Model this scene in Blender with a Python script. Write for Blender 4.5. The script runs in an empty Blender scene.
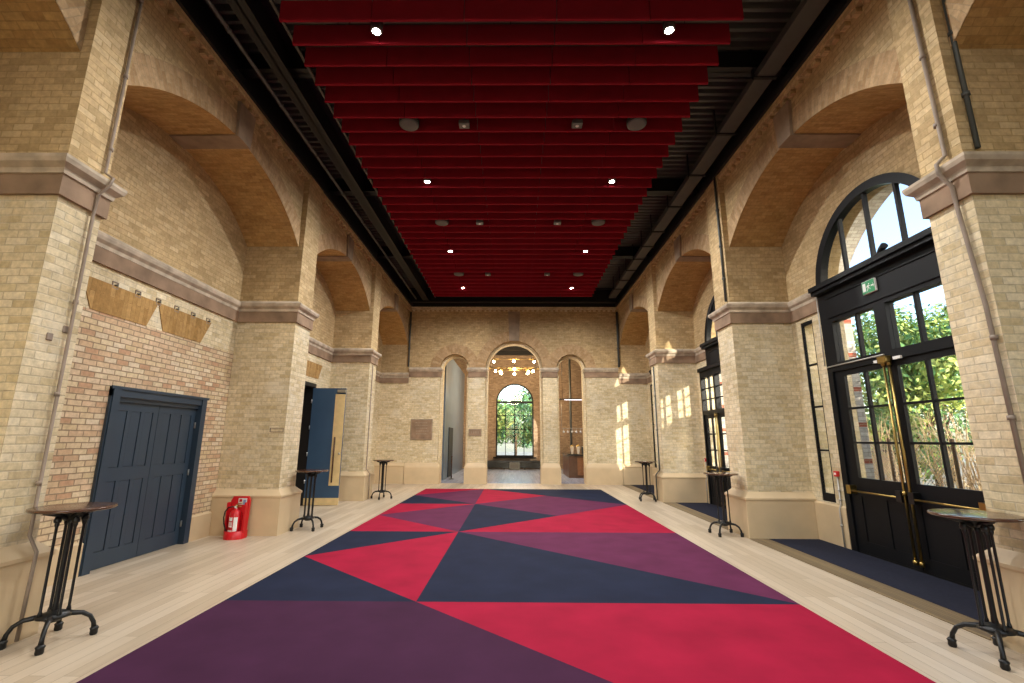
import bpy, math, random
from mathutils import Vector, Matrix
rnd = random.Random(7)
SC = bpy.context.scene
COL = SC.collection
PI = math.pi

# ------------------------------------------------------------------ helpers
def lin(h):
    h = h.lstrip('#')
    r = []
    for i in (0, 2, 4):
        c = int(h[i:i+2], 16) / 255
        r.append(c / 12.92 if c <= .04045 else ((c + .055) / 1.055) ** 2.4)
    return (*r, 1)

class MB:
    """collects faces, builds ONE mesh object; sx=-1 mirrors in x"""
    def __init__(s, sx=1):
        s.v = []; s.f = []; s.uv = []; s.m = []; s.sx = sx; s.sm = []
    def face(s, pts, m=0, uv=None, smooth=False):
        pts = [Vector(p) for p in pts]
        if uv is None:
            n = Vector((0, 0, 0))
            for i in range(len(pts)):
                a, b = pts[i], pts[(i+1) % len(pts)]
                n += a.cross(b)
            if n.length > 0: n.normalize()
            if abs(n.z) > .75:
                uv = [(p.x, p.y) for p in pts]
            else:
                t = Vector((-n.y, n.x, 0))
                t = Vector((1, 0, 0)) if t.length < 1e-6 else t.normalized()
                if abs(t.x) > abs(t.y): t = t if t.x > 0 else -t
                else: t = t if t.y > 0 else -t
                uv = [(p.dot(t), p.z) for p in pts]
        k = len(s.v)
        if s.sx < 0:
            pts = [Vector((-p.x, p.y, p.z)) for p in reversed(pts)]
            uv = list(reversed(uv))
        s.v += [tuple(p) for p in pts]
        s.f.append(list(range(k, k+len(pts)))); s.uv.append(uv); s.m.append(m); s.sm.append(smooth)
    def box(s, x0, x1, y0, y1, z0, z1, m=0):
        if x0 > x1: x0, x1 = x1, x0
        if y0 > y1: y0, y1 = y1, y0
        if z0 > z1: z0, z1 = z1, z0
        P = lambda a, b, c: (x1 if a else x0, y1 if b else y0, z1 if c else z0)
        for q in (((0,0,0),(0,1,0),(1,1,0),(1,0,0)), ((0,0,1),(1,0,1),(1,1,1),(0,1,1)),
                  ((0,0,0),(1,0,0),(1,0,1),(0,0,1)), ((1,1,0),(0,1,0),(0,1,1),(1,1,1)),
                  ((0,1,0),(0,0,0),(0,0,1),(0,1,1)), ((1,0,0),(1,1,0),(1,1,1),(1,0,1))):
            s.face([P(*c) for c in q], m)
    def bbox(s, x0, x1, y0, y1, z0, z1, b=.01, m=0):
        """box with chamfered vertical and top edges (simple bevel all round)"""
        if x0 > x1: x0, x1 = x1, x0
        if y0 > y1: y0, y1 = y1, y0
        ring = lambda i, z: [(x0+i, y0+b+i*0, z), (x0+b, y0+i, z), (x1-b, y0+i, z), (x1-i, y0+b, z), (x1-i, y1-b, z), (x1-b, y1-i, z), (x0+b, y1-i, z), (x0+i, y1-b, z)]
        rs = [ring(b, z0), ring(0, z0+b), ring(0, z1-b), ring(b, z1)]
        for a, c in zip(rs, rs[1:]):
            for i in range(8):
                j = (i+1) % 8
                s.face([a[i], a[j], c[j], c[i]], m)
        s.face(list(reversed(rs[0])), m); s.face(rs[-1], m)
    def tube(s, pts, r, n=8, m=0, cap=True):
        pts = [Vector(p) for p in pts]
        rr = r if isinstance(r, (list, tuple)) else [r]*len(pts)
        rings = []
        prev = None
        for i, p in enumerate(pts):
            a = pts[max(i-1, 0)]; b = pts[min(i+1, len(pts)-1)]
            t = (b - a).normalized()
            if prev is None:
                u = t.cross(Vector((0, 0, 1)))
                if u.length < 1e-3: u = Vector((1, 0, 0))
            else:
                u = prev - t*prev.dot(t)
            u.normalize(); prev = u
            w = t.cross(u)
            rings.append([p + (u*math.cos(2*PI*k/n) + w*math.sin(2*PI*k/n))*rr[i] for k in range(n)])
        for a, b in zip(rings, rings[1:]):
            for k in range(n):
                j = (k+1) % n
                s.face([a[k], a[j], b[j], b[k]], m, smooth=True)
        if cap:
            s.face(list(reversed(rings[0])), m); s.face(rings[-1], m)
    def lathe(s, prof, c=(0, 0, 0), n=24, m=0, axis='z'):
        """prof = [(r, h)] bottom to top"""
        def P(r, h, a):
            if axis == 'z': return (c[0]+r*math.cos(a), c[1]+r*math.sin(a), c[2]+h)
            if axis == 'x': return (c[0]+h, c[1]+r*math.cos(a), c[2]+r*math.sin(a))
            return (c[0]+r*math.sin(a), c[1]+h, c[2]+r*math.cos(a))
        for (r0, h0), (r1, h1) in zip(prof, prof[1:]):
            for k in range(n):
                a, b = 2*PI*k/n, 2*PI*(k+1)/n
                q = [P(r0, h0, a), P(r0, h0, b), P(r1, h1, b), P(r1, h1, a)]
                if r0 < 1e-6: q = q[1:] if False else [q[0], q[2], q[3]]
                elif r1 < 1e-6: q = q[:3]
                s.face(q, m, smooth=True)
        if prof[0][0] > 1e-6: s.face([P(prof[0][0], prof[0][1], -2*PI*k/n) for k in range(n)], m)
        if prof[-1][0] > 1e-6: s.face([P(prof[-1][0], prof[-1][1], 2*PI*k/n) for k in range(n)], m)
    def sweep(s, path, prof, m=0, capends=True):
        """sweep a vertical profile [(off, z)] along plan path; off is to the LEFT of travel"""
        path = [Vector((p[0], p[1])) for p in path]
        offs = []
        for i, p in enumerate(path):
            ns = []
            if i > 0: d = (p-path[i-1]).normalized(); ns.append(Vector((-d.y, d.x)))
            if i < len(path)-1: d = (path[i+1]-p).normalized(); ns.append(Vector((-d.y, d.x)))
            if len(ns) == 1: offs.append(ns[0])
            else:
                b = (ns[0]+ns[1]).normalized(); offs.append(b / max(.2, b.dot(ns[0])))
        L = [0]
        for a, b in zip(path, path[1:]): L.append(L[-1]+(b-a).length)
        G = [[(p.x+o.x*q[0], p.y+o.y*q[0], q[1]) for q in prof] for p, o in zip(path, offs)]
        pl = [0]
        for a, b in zip(prof, prof[1:]): pl.append(pl[-1]+math.hypot(b[0]-a[0], b[1]-a[1]))
        for i in range(len(G)-1):
            for j in range(len(prof)-1):
                s.face([G[i][j], G[i][j+1], G[i+1][j+1], G[i+1][j]], m,
                       uv=[(L[i], pl[j]), (L[i], pl[j+1]), (L[i+1], pl[j+1]), (L[i+1], pl[j])])
        if capends:
            s.face(G[0][::-1], m); s.face(G[-1], m)
    def build(s, name, mats, parent=None, org=(0, 0, 0), angle=40):
        me = bpy.data.meshes.new(name)
        o = Vector(org)
        me.from_pydata([tuple(Vector(v)-o) for v in s.v], [], s.f)
        if not isinstance(mats, (list, tuple)): mats = [mats]
        for m in mats: me.materials.append(m)
        uvl = me.uv_layers.new(name='UVMap')
        k = 0
        for fi, uv in enumerate(s.uv):
            me.polygons[fi].material_index = s.m[fi]
            me.polygons[fi].use_smooth = s.sm[fi]
            for u in uv:
                uvl.data[k].uv = u; k += 1
        import bmesh
        bm = bmesh.new(); bm.from_mesh(me)
        bmesh.ops.remove_doubles(bm, verts=bm.verts, dist=1e-5)
        bmesh.ops.recalc_face_normals(bm, faces=bm.faces) if s.recalc else None
        bm.to_mesh(me); bm.free()
        me.update()
        ob = bpy.data.objects.new(name, me)
        COL.objects.link(ob)
        ob.location = o
        if parent: ob.parent = parent
        return ob
    recalc = True

def tag(o, label=None, cat=None, group=None, kind=None):
    if label: o['label'] = label
    if cat: o['category'] = cat
    if group: o['group'] = group
    if kind: o['kind'] = kind
    return o

def empty(name, loc, rz=0, **k):
    o = bpy.data.objects.new(name, None); COL.objects.link(o)
    o.location = loc; o.rotation_euler = (0, 0, rz); o.empty_display_size = .1
    tag(o, **k); return o

def dup(o, parent=None, loc=None, rz=None):
    c = o.copy(); COL.objects.link(c)
    if parent: c.parent = parent
    if loc is not None: c.location = loc
    if rz is not None: c.rotation_euler = (0, 0, rz)
    for ch in list(o.children): dup(ch, c)
    return c

# ------------------------------------------------------------------ materials
def newmat(name):
    m = bpy.data.materials.new(name); m.use_nodes = True
    nt = m.node_tree; b = nt.nodes['Principled BSDF']
    return m, nt, b, nt.links

def plain(name, col, rough=.5, metal=0, noise=0, nscale=8, bump=0, spec=.5, coat=0):
    m, nt, b, L = newmat(name)
    c = lin(col) if isinstance(col, str) else (*col, 1)
    b.inputs['Base Color'].default_value = c
    b.inputs['Roughness'].default_value = rough
    b.inputs['Metallic'].default_value = metal
    b.inputs['Specular IOR Level'].default_value = spec
    if coat: b.inputs['Coat Weight'].default_value = coat; b.inputs['Coat Roughness'].default_value = .15
    if noise or bump:
        tc = nt.nodes.new('ShaderNodeTexCoord'); n = nt.nodes.new('ShaderNodeTexNoise')
        n.inputs['Scale'].default_value = nscale; n.inputs['Detail'].default_value = 5
        L.new(tc.outputs['Object'], n.inputs['Vector'])
        if noise:
            mx = nt.nodes.new('ShaderNodeMix'); mx.data_type = 'RGBA'
            mx.inputs[6].default_value = tuple(x*(1-noise) for x in c[:3])+(1,)
            mx.inputs[7].default_value = tuple(min(1, x*(1+noise)) for x in c[:3])+(1,)
            rp = nt.nodes.new('ShaderNodeMapRange'); rp.inputs[1].default_value = .3; rp.inputs[2].default_value = .7
            L.new(n.outputs['Fac'], rp.inputs[0]); L.new(rp.outputs[0], mx.inputs[0])
            L.new(mx.outputs[2], b.inputs['Base Color'])
        if bump:
            bp = nt.nodes.new('ShaderNodeBump'); bp.inputs['Strength'].default_value = bump; bp.inputs['Distance'].default_value = .01
            L.new(n.outputs['Fac'], bp.inputs['Height']); L.new(bp.outputs[0], b.inputs['Normal'])
    return m

def ramp(nt, stops):
    r = nt.nodes.new('ShaderNodeValToRGB')
    e = r.color_ramp.elements
    while len(e) < len(stops): e.new(.5)
    for el, (p, c) in zip(e, stops):
        el.position = p; el.color = lin(c)
    return r

def brick(name, cols, mortar, w=.2, h=.075, stain=.22, mort=.007, rough=.85, ss=.55, lime=0):
    m, nt, b, L = newmat(name)
    tc = nt.nodes.new('ShaderNodeTexCoord')
    # slight waviness of the courses
    bt = nt.nodes.new('ShaderNodeTexBrick')
    bt.inputs['Scale'].default_value = 1; bt.inputs['Brick Width'].default_value = w; bt.inputs['Row Height'].default_value = h
    bt.inputs['Mortar Size'].default_value = mort; bt.inputs['Mortar Smooth'].default_value = .35
    bt.inputs['Color1'].default_value = (0, 0, 0, 1); bt.inputs['Color2'].default_value = (1, 1, 1, 1)
    bt.inputs['Mortar'].default_value = (.5, .5, .5, 1)
    n0 = nt.nodes.new('ShaderNodeTexNoise'); n0.inputs['Scale'].default_value = 6
    L.new(tc.outputs['UV'], n0.inputs['Vector'])
    va = nt.nodes.new('ShaderNodeVectorMath'); va.operation = 'MULTIPLY_ADD'
    va.inputs[1].default_value = (.012, .012, 0); L.new(n0.outputs['Color'], va.inputs[0]); L.new(tc.outputs['UV'], va.inputs[2])
    L.new(va.outputs[0], bt.inputs['Vector'])
    n = len(cols); r = ramp(nt, [((i+.5)/n, c) for i, c in enumerate(cols)])
    L.new(bt.outputs['Color'], r.inputs[0])
    mx = nt.nodes.new('ShaderNodeMix'); mx.data_type = 'RGBA'; mx.inputs[7].default_value = lin(mortar)
    L.new(r.outputs[0], mx.inputs[6]); L.new(bt.outputs['Fac'], mx.inputs[0])
    # weathering: broad and fine noise
    n1 = nt.nodes.new('ShaderNodeTexNoise'); n1.inputs['Scale'].default_value = ss; n1.inputs['Detail'].default_value = 6; n1.inputs['Roughness'].default_value = .62
    L.new(tc.outputs['Object'], n1.inputs['Vector'])
    n2 = nt.nodes.new('ShaderNodeTexNoise'); n2.inputs['Scale'].default_value = 22; n2.inputs['Detail'].default_value = 4
    L.new(tc.outputs['Object'], n2.inputs['Vector'])
    ad = nt.nodes.new('ShaderNodeMath'); ad.operation = 'MULTIPLY_ADD'; ad.inputs[1].default_value = .35
    L.new(n2.outputs['Fac'], ad.inputs[0]); L.new(n1.outputs['Fac'], ad.inputs[2])
    mr = nt.nodes.new('ShaderNodeMapRange'); mr.inputs[1].default_value = .42; mr.inputs[2].default_value = .95
    mr.inputs[3].default_value = 1-stain; mr.inputs[4].default_value = 1+stain*.7
    L.new(ad.outputs[0], mr.inputs[0])
    ml = nt.nodes.new('ShaderNodeMix'); ml.data_type = 'RGBA'; ml.blend_type = 'MULTIPLY'; ml.inputs[0].default_value = 1
    L.new(mx.outputs[2], ml.inputs[6]); L.new(mr.outputs[0], ml.inputs[7])
    last = ml.outputs[2]
    # fine mottling inside each brick
    n3 = nt.nodes.new('ShaderNodeTexNoise'); n3.inputs['Scale'].default_value = 11; n3.inputs['Detail'].default_value = 8; n3.inputs['Roughness'].default_value = .75
    L.new(tc.outputs['Object'], n3.inputs['Vector'])
    r3 = nt.nodes.new('ShaderNodeMapRange'); r3.inputs[1].default_value = .3; r3.inputs[2].default_value = .7; r3.inputs[3].default_value = .80; r3.inputs[4].default_value = 1.14
    L.new(n3.outputs['Fac'], r3.inputs[0])
    m3 = nt.nodes.new('ShaderNodeMix'); m3.data_type = 'RGBA'; m3.blend_type = 'MULTIPLY'; m3.inputs[0].default_value = 1
    L.new(last, m3.inputs[6]); L.new(r3.outputs[0], m3.inputs[7]); last = m3.outputs[2]
    if lime:
        n4 = nt.nodes.new('ShaderNodeTexNoise'); n4.inputs['Scale'].default_value = 1.7; n4.inputs['Detail'].default_value = 7; n4.inputs['Roughness'].default_value = .7
        L.new(tc.outputs['Object'], n4.inputs['Vector'])
        r4 = nt.nodes.new('ShaderNodeMapRange'); r4.inputs[1].default_value = .52; r4.inputs[2].default_value = .72; r4.inputs[3].default_value = 0; r4.inputs[4].default_value = lime
        L.new(n4.outputs['Fac'], r4.inputs[0])
        m4 = nt.nodes.new('ShaderNodeMix'); m4.data_type = 'RGBA'; m4.inputs[7].default_value = lin('#DDD6C4')
        L.new(r4.outputs[0], m4.inputs[0]); L.new(last, m4.inputs[6]); last = m4.outputs[2]
    L.new(last, b.inputs['Base Color'])
    b.inputs['Roughness'].default_value = rough; b.inputs['Specular IOR Level'].default_value = .25
    sb = nt.nodes.new('ShaderNodeMath'); sb.operation = 'MULTIPLY_ADD'; sb.inputs[1].default_value = -1
    L.new(bt.outputs['Fac'], sb.inputs[0])
    s2 = nt.nodes.new('ShaderNodeMath'); s2.operation = 'MULTIPLY'; s2.inputs[1].default_value = .5
    L.new(n2.outputs['Fac'], s2.inputs[0]); L.new(s2.outputs[0], sb.inputs[2])
    bp = nt.nodes.new('ShaderNodeBump'); bp.inputs['Strength'].default_value = .55; bp.inputs['Distance'].default_value = .008
    L.new(sb.outputs[0], bp.inputs['Height']); L.new(bp.outputs[0], b.inputs['Normal'])
    return m

def planks(name, cols, gap, w=1.9, h=.13, rough=.35, bump=True):
    m, nt, b, L = newmat(name)
    tc = nt.nodes.new('ShaderNodeTexCoord'); mp = nt.nodes.new('ShaderNodeMapping')
    mp.inputs['Rotation'].default_value = (0, 0, PI/2); L.new(tc.outputs['UV'], mp.inputs['Vector'])
    bt = nt.nodes.new('ShaderNodeTexBrick'); bt.offset = .37
    bt.inputs['Scale'].default_value = 1; bt.inputs['Brick Width'].default_value = w; bt.inputs['Row Height'].default_value = h
    bt.inputs['Mortar Size'].default_value = .0025; bt.inputs['Mortar Smooth'].default_value = .2
    bt.inputs['Color1'].default_value = (0, 0, 0, 1); bt.inputs['Color2'].default_value = (1, 1, 1, 1); bt.inputs['Mortar'].default_value = (.5,)*3+(1,)
    L.new(mp.outputs[0], bt.inputs['Vector'])
    r = ramp(nt, [((i+.5)/len(cols), c) for i, c in enumerate(cols)])
    m2 = nt.nodes.new('ShaderNodeMapping'); m2.inputs['Scale'].default_value = (28, 1.6, 1)
    L.new(tc.outputs['UV'], m2.inputs['Vector'])
    gn = nt.nodes.new('ShaderNodeTexNoise'); gn.inputs['Scale'].default_value = 1; gn.inputs['Detail'].default_value = 7; gn.inputs['Distortion'].default_value = .6
    L.new(m2.outputs[0], gn.inputs['Vector'])
    av = nt.nodes.new('ShaderNodeMix'); av.data_type = 'FLOAT'; av.inputs[0].default_value = .5
    L.new(bt.outputs['Color'], av.inputs[2]); L.new(gn.outputs['Fac'], av.inputs[3])
    L.new(av.outputs[0], r.inputs[0])
    mx = nt.nodes.new('ShaderNodeMix'); mx.data_type = 'RGBA'; mx.inputs[7].default_value = lin(gap)
    L.new(r.outputs[0], mx.inputs[6]); L.new(bt.outputs['Fac'], mx.inputs[0])
    L.new(mx.outputs[2], b.inputs['Base Color'])
    b.inputs['Roughness'].default_value = rough; b.inputs['Specular IOR Level'].default_value = .4
    bp = nt.nodes.new('ShaderNodeBump'); bp.inputs['Strength'].default_value = .12; bp.inputs['Distance'].default_value = .004
    L.new(gn.outputs['Fac'], bp.inputs['Height'])
    if bump: L.new(bp.outputs[0], b.inputs['Normal'])
    return m

def glassmat(name):
    m, nt, b, L = newmat(name)
    out = nt.nodes['Material Output']
    tr = nt.nodes.new('ShaderNodeBsdfTransparent'); tr.inputs[0].default_value = (.95, .97, .97, 1)
    gl = nt.nodes.new('ShaderNodeBsdfGlossy'); gl.inputs['Roughness'].default_value = .02
    lw = nt.nodes.new('ShaderNodeLayerWeight'); lw.inputs[0].default_value = .5
    pw = nt.nodes.new('ShaderNodeMath'); pw.operation = 'POWER'; pw.inputs[1].default_value = 4
    L.new(lw.outputs['Facing'], pw.inputs[0])
    ma = nt.nodes.new('ShaderNodeMath'); ma.operation = 'MULTIPLY_ADD'; ma.inputs[1].default_value = .4; ma.inputs[2].default_value = .03
    L.new(pw.outputs[0], ma.inputs[0])
    mx = nt.nodes.new('ShaderNodeMixShader')
    L.new(ma.outputs[0], mx.inputs[0]); L.new(tr.outputs[0], mx.inputs[1]); L.new(gl.outputs[0], mx.inputs[2])
    L.new(mx.outputs[0], out.inputs[0]); nt.nodes.remove(b)
    return m

def emis(name, col, st):
    m, nt, b, L = newmat(name)
    b.inputs['Base Color'].default_value = lin(col)
    b.inputs['Emission Color'].default_value = lin(col); b.inputs['Emission Strength'].default_value = st
    return m

BUFF = ['#C8B58E', '#D4C29D', '#DECEAB', '#D7C6A2', '#E4D6B7', '#CEBC94', '#DCCCA9']
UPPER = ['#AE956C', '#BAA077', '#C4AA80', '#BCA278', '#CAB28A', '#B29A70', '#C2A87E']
M = {}
M['brick'] = brick('buff_stock_brick', BUFF, '#C6B799', ss=.5, stain=.26, lime=.55)
M['paleorder'] = brick('pale_arch_order', ['#DCCBA6', '#E6D7B6', '#D8C6A0'], '#D0BE9A', w=.24, stain=.12)  # lighter brick order, made paler still for the light on its jambs
M['upper'] = brick('brown_upper_brick', UPPER, '#AC946A', ss=.5, stain=.26)  # browner tones for the brick above the cornice
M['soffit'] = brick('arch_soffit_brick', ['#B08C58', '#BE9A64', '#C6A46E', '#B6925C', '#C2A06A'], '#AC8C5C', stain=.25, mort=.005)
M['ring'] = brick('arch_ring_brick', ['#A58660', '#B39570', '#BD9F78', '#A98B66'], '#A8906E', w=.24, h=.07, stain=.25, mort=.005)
M['redbrick'] = brick('pinkish_patched_brick', ['#CDB690', '#D8C6A6', '#C8A988', '#DCCCB0', '#D0B292', '#D4C09C', '#C09A7A'], '#98836A', stain=.2, mort=.009)
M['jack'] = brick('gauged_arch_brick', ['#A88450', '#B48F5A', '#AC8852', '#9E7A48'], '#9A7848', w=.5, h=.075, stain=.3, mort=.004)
M['extbrick'] = brick('outside_brick', ['#A8A29A', '#BCB6AE', '#B2ACA4', '#C6C0B8'], '#9A948C', stain=.15)
M['extred'] = brick('outside_red_brick', ['#9A4C38', '#A9573F', '#8F4434'], '#9A7A66', stain=.15)
M['stone'] = plain('brown_stone_band', '#8C7560', .8, noise=.3, nscale=3, bump=.25, spec=.2)
M['stonepale'] = plain('weathered_stone_moulding', '#B3A592', .8, noise=.3, nscale=5, bump=.3, spec=.2)
M['stonegrey'] = plain('grey_brown_stone', '#94826E', .8, noise=.22, nscale=4, bump=.25, spec=.2)
M['plinth'] = plain('painted_beige_plinth', '#CBB490', .55, noise=.07, nscale=2.5, bump=.08)
M['floor'] = planks('pale_ash_boards', ['#A89780', '#B8A790', '#C2B29C', '#CABBA6'], '#87785F')
M['floor2'] = planks('blue_sheen_boards', ['#868FA4', '#98A2B8', '#A4AEC4'], '#6C6A6E', rough=.25, bump=False)  # bluish window reflection is tinted into the board colours
def carpet(n, c): return plain(n, c, .95, noise=.14, nscale=2.2, spec=.1)
M['c_navy'] = carpet('carpet_navy', '#20263A'); M['c_plum'] = carpet('carpet_plum', '#40213A'); M['c_purple'] = carpet('carpet_purple', '#5C2846'); M['c_red'] = carpet('carpet_red', '#981836')
M['mat'] = plain('navy_entrance_matting', '#262834', .95, noise=.15, nscale=30, spec=.1)
M['grille'] = planks('brown_mat_well_boards', ['#6A5A42', '#7C6A4E', '#8A7858'], '#4A3E2E', w=3, h=.045, rough=.5)
M['doorblue'] = plain('dark_blue_door_paint', '#2C3B4A', .38, noise=.06, nscale=3)
M['leafblue'] = plain('slate_blue_door_paint', '#34506C', .4, noise=.05, nscale=3)
M['doorblack'] = plain('blue_black_paint', '#0C0E12', .5, spec=.2, noise=.06, nscale=3)
M['black'] = plain('black_steel', '#0D0D0E', .5)
M['deck'] = plain('black_ribbed_deck', '#5C5C56', .45, metal=.2)
M['duct'] = plain('dark_grey_trunking', '#55534F', .45, metal=.4, noise=.1, nscale=4)
M['galv'] = plain('dull_galvanised_steel', '#6A6A66', .5, metal=.6, noise=.2, nscale=6)
M['baffle'] = plain('red_felt_baffle', '#8E1628', .9, noise=.08, nscale=5, spec=.15)
M['iron'] = plain('black_cast_iron', '#121314', .42, metal=.2)
M['wood'] = plain('dark_polished_wood', '#4A2E1E', .22, noise=.25, nscale=7, coat=.5)
M['oak'] = plain('pale_oak', '#D8BE88', .5, noise=.12, nscale=5)
M['brass'] = plain('brass', '#B0975A', .3, metal=1)
M['steel'] = plain('brushed_steel', '#B8B8B4', .3, metal=1)
M['glass'] = glassmat('window_glass')
M['exred'] = plain('extinguisher_red', '#C8141E', .28, coat=.4)
M['standred'] = plain('stand_red_plastic', '#C9161F', .4)
M['white'] = plain('white_label', '#E8E8E4', .5)
M['rubber'] = plain('black_rubber', '#0E0E0E', .6)
M['signgreen'] = plain('sign_green', '#0E8A50', .4)
M['pipe'] = plain('painted_pipe_brown', '#87786A', .55, noise=.15, nscale=6)
M['pipedark'] = plain('dark_grey_pipe', '#4E5250', .5, metal=.3)
M['conduit'] = plain('pale_conduit', '#B5B2AA', .4, metal=.4)
M['spk'] = plain('grey_speaker_grille', '#5A5856', .6, noise=.1, nscale=80)
M['lampglow'] = emis('downlight_lens', '#FFF6E6', 60)
M['bulb'] = emis('warm_bulb', '#FFD9A0', 45)
M['leaf_a'] = plain('green_leaves', '#64904E', .6, noise=.3, nscale=2)
M['leaf_b'] = plain('yellow_green_leaves', '#A2B25C', .6, noise=.3, nscale=2)
M['leaf_c'] = plain('dark_green_leaves', '#4C7656', .6, noise=.3, nscale=2)
M['reed'] = plain('dry_straw_stems', '#C0A680', .7, noise=.2, nscale=3)
M['bark'] = plain('bark', '#5A4634', .9, noise=.25, nscale=6)
M['ground'] = plain('outside_paving', '#8C8878', .9, noise=.2, nscale=2)
M['sheenpanel'] = plain('bluish_sheen_panel', '#5E7084', .28, noise=.1, nscale=2)  # dark wall; its bluish window sheen is put into the base colour
M['barwood'] = plain('bar_front_wood', '#5A3A24', .4, noise=.25, nscale=4)
M['bartop'] = plain('dark_bar_top', '#2A2C2E', .2)
M['brownwall'] = brick('brown_brick', ['#8E7A66', '#A18C76', '#98836E', '#AB9680'], '#95806C', stain=.3)

# ------------------------------------------------------------------ dimensions
XN, XS, XB, XO = 4.29, 4.40, 5.45, 5.80      # pier face, spandrel face, niche back, outside
PIERS = [(-.88, -.30), (4.00, 4.46), (8.90, 9.56), (13.75, 14.40)]
YE = 18.97
ZT = 7.17
BAYS = [(-.30, 4.00), (4.46, 8.90), (9.56, 13.75), (14.40, YE)]
YR = -3.0
SPR, CRN = 5.55, 6.42
def arc(a, b, spr, crn, n=28):
    hs = (b-a)/2; ri = crn-spr; R = (hs*hs+ri*ri)/(2*ri); c = (a+b)/2; zc = crn-R
    th = math.asin(min(1, hs/R))
    if ri > hs: th = PI-th
    return [(c+R*math.sin(-th+2*th*i/n), zc+R*math.cos(-th+2*th*i/n)) for i in range(n+1)]

def slab(mb, axis, d0, d1, a0, a1, z0, z1, openings, m=0, zsplit=4.25):
    """wall between depths d0 (seen face) and d1, running a0..a1 along the other axis.
    openings: (a, b, zbottom, zspring, round)"""
    def P(a, z, d): return (d, a, z) if axis == 'x' else (a, d, z)
    br = {a0, a1}
    def tops(o):
        a, b, zb, zs, rd = o
        if not rd: return [(a, zs), (b, zs)]
        r = (b-a)/2; c = (a+b)/2
        return [(c-r*math.cos(PI*i/24), zs+r*math.sin(PI*i/24)) for i in range(25)]
    T = [tops(o) for o in openings]
    for t in T:
        for p in t: br.add(p[0])
    br = sorted(x for x in br if a0 <= x <= a1)
    def top(t, a):
        for p, q in zip(t, t[1:]):
            if p[0]-1e-9 <= a <= q[0]+1e-9:
                return p[1] + (q[1]-p[1])*((a-p[0])/max(1e-9, q[0]-p[0]))
    for a, b in zip(br, br[1:]):
        mid = (a+b)/2
        cur = [(z0, z0)]; solid = []
        act = sorted([(o, t) for o, t in zip(openings, T) if o[0] < mid < o[1]], key=lambda x: x[0][2])
        lo = (z0, z0)
        for o, t in act:
            if o[2] > z0+1e-6: solid.append((lo, (o[2], o[2])))
            lo = (top(t, a), top(t, b))
        solid.append((lo, (z1, z1)))
        if zsplit:
            so = []
            for (la, lb), (ha, hb) in solid:
                if max(la, lb) < zsplit < min(ha, hb): so += [((la, lb), (zsplit, zsplit)), ((zsplit, zsplit), (ha, hb))]
                else: so.append(((la, lb), (ha, hb)))
            solid = so
        for (la, lb), (ha, hb) in solid:
            for d in (d0, d1):
                mb.face([P(a, la, d), P(b, lb, d), P(b, hb, d), P(a, ha, d)], m)
    for o, t in zip(openings, T):
        a, b, zb, zs, rd = o
        acc = 0
        for p, q in zip(t, t[1:]):
            l = math.hypot(q[0]-p[0], q[1]-p[1])
            mb.face([P(*p, d0), P(*q, d0), P(*q, d1), P(*p, d1)], m, uv=[(d0, acc), (d0, acc+l), (d1, acc+l), (d1, acc)]); acc += l
        for e, zt in ((a, t[0][1]), (b, t[-1][1])):
            mb.face([P(e, zb, d0), P(e, zt, d0), P(e, zt, d1), P(e, zb, d1)], m)
        if zb > z0+1e-6: mb.face([P(a, zb, d0), P(b, zb, d0), P(b, zb, d1), P(a, zb, d1)], m)
    mb.face([P(a0, z1, d0), P(a1, z1, d0), P(a1, z1, d1), P(a0, z1, d1)], m)
    for e in (a0, a1): mb.face([P(e, z0, d0), P(e, z1, d0), P(e, z1, d1), P(e, z0, d1)], m)

trim_n = [0]
def trim(mb, mats):
    trim_n[0] += 1
    return tag(mb.build('trim_%d' % trim_n[0], mats), kind='structure')

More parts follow.
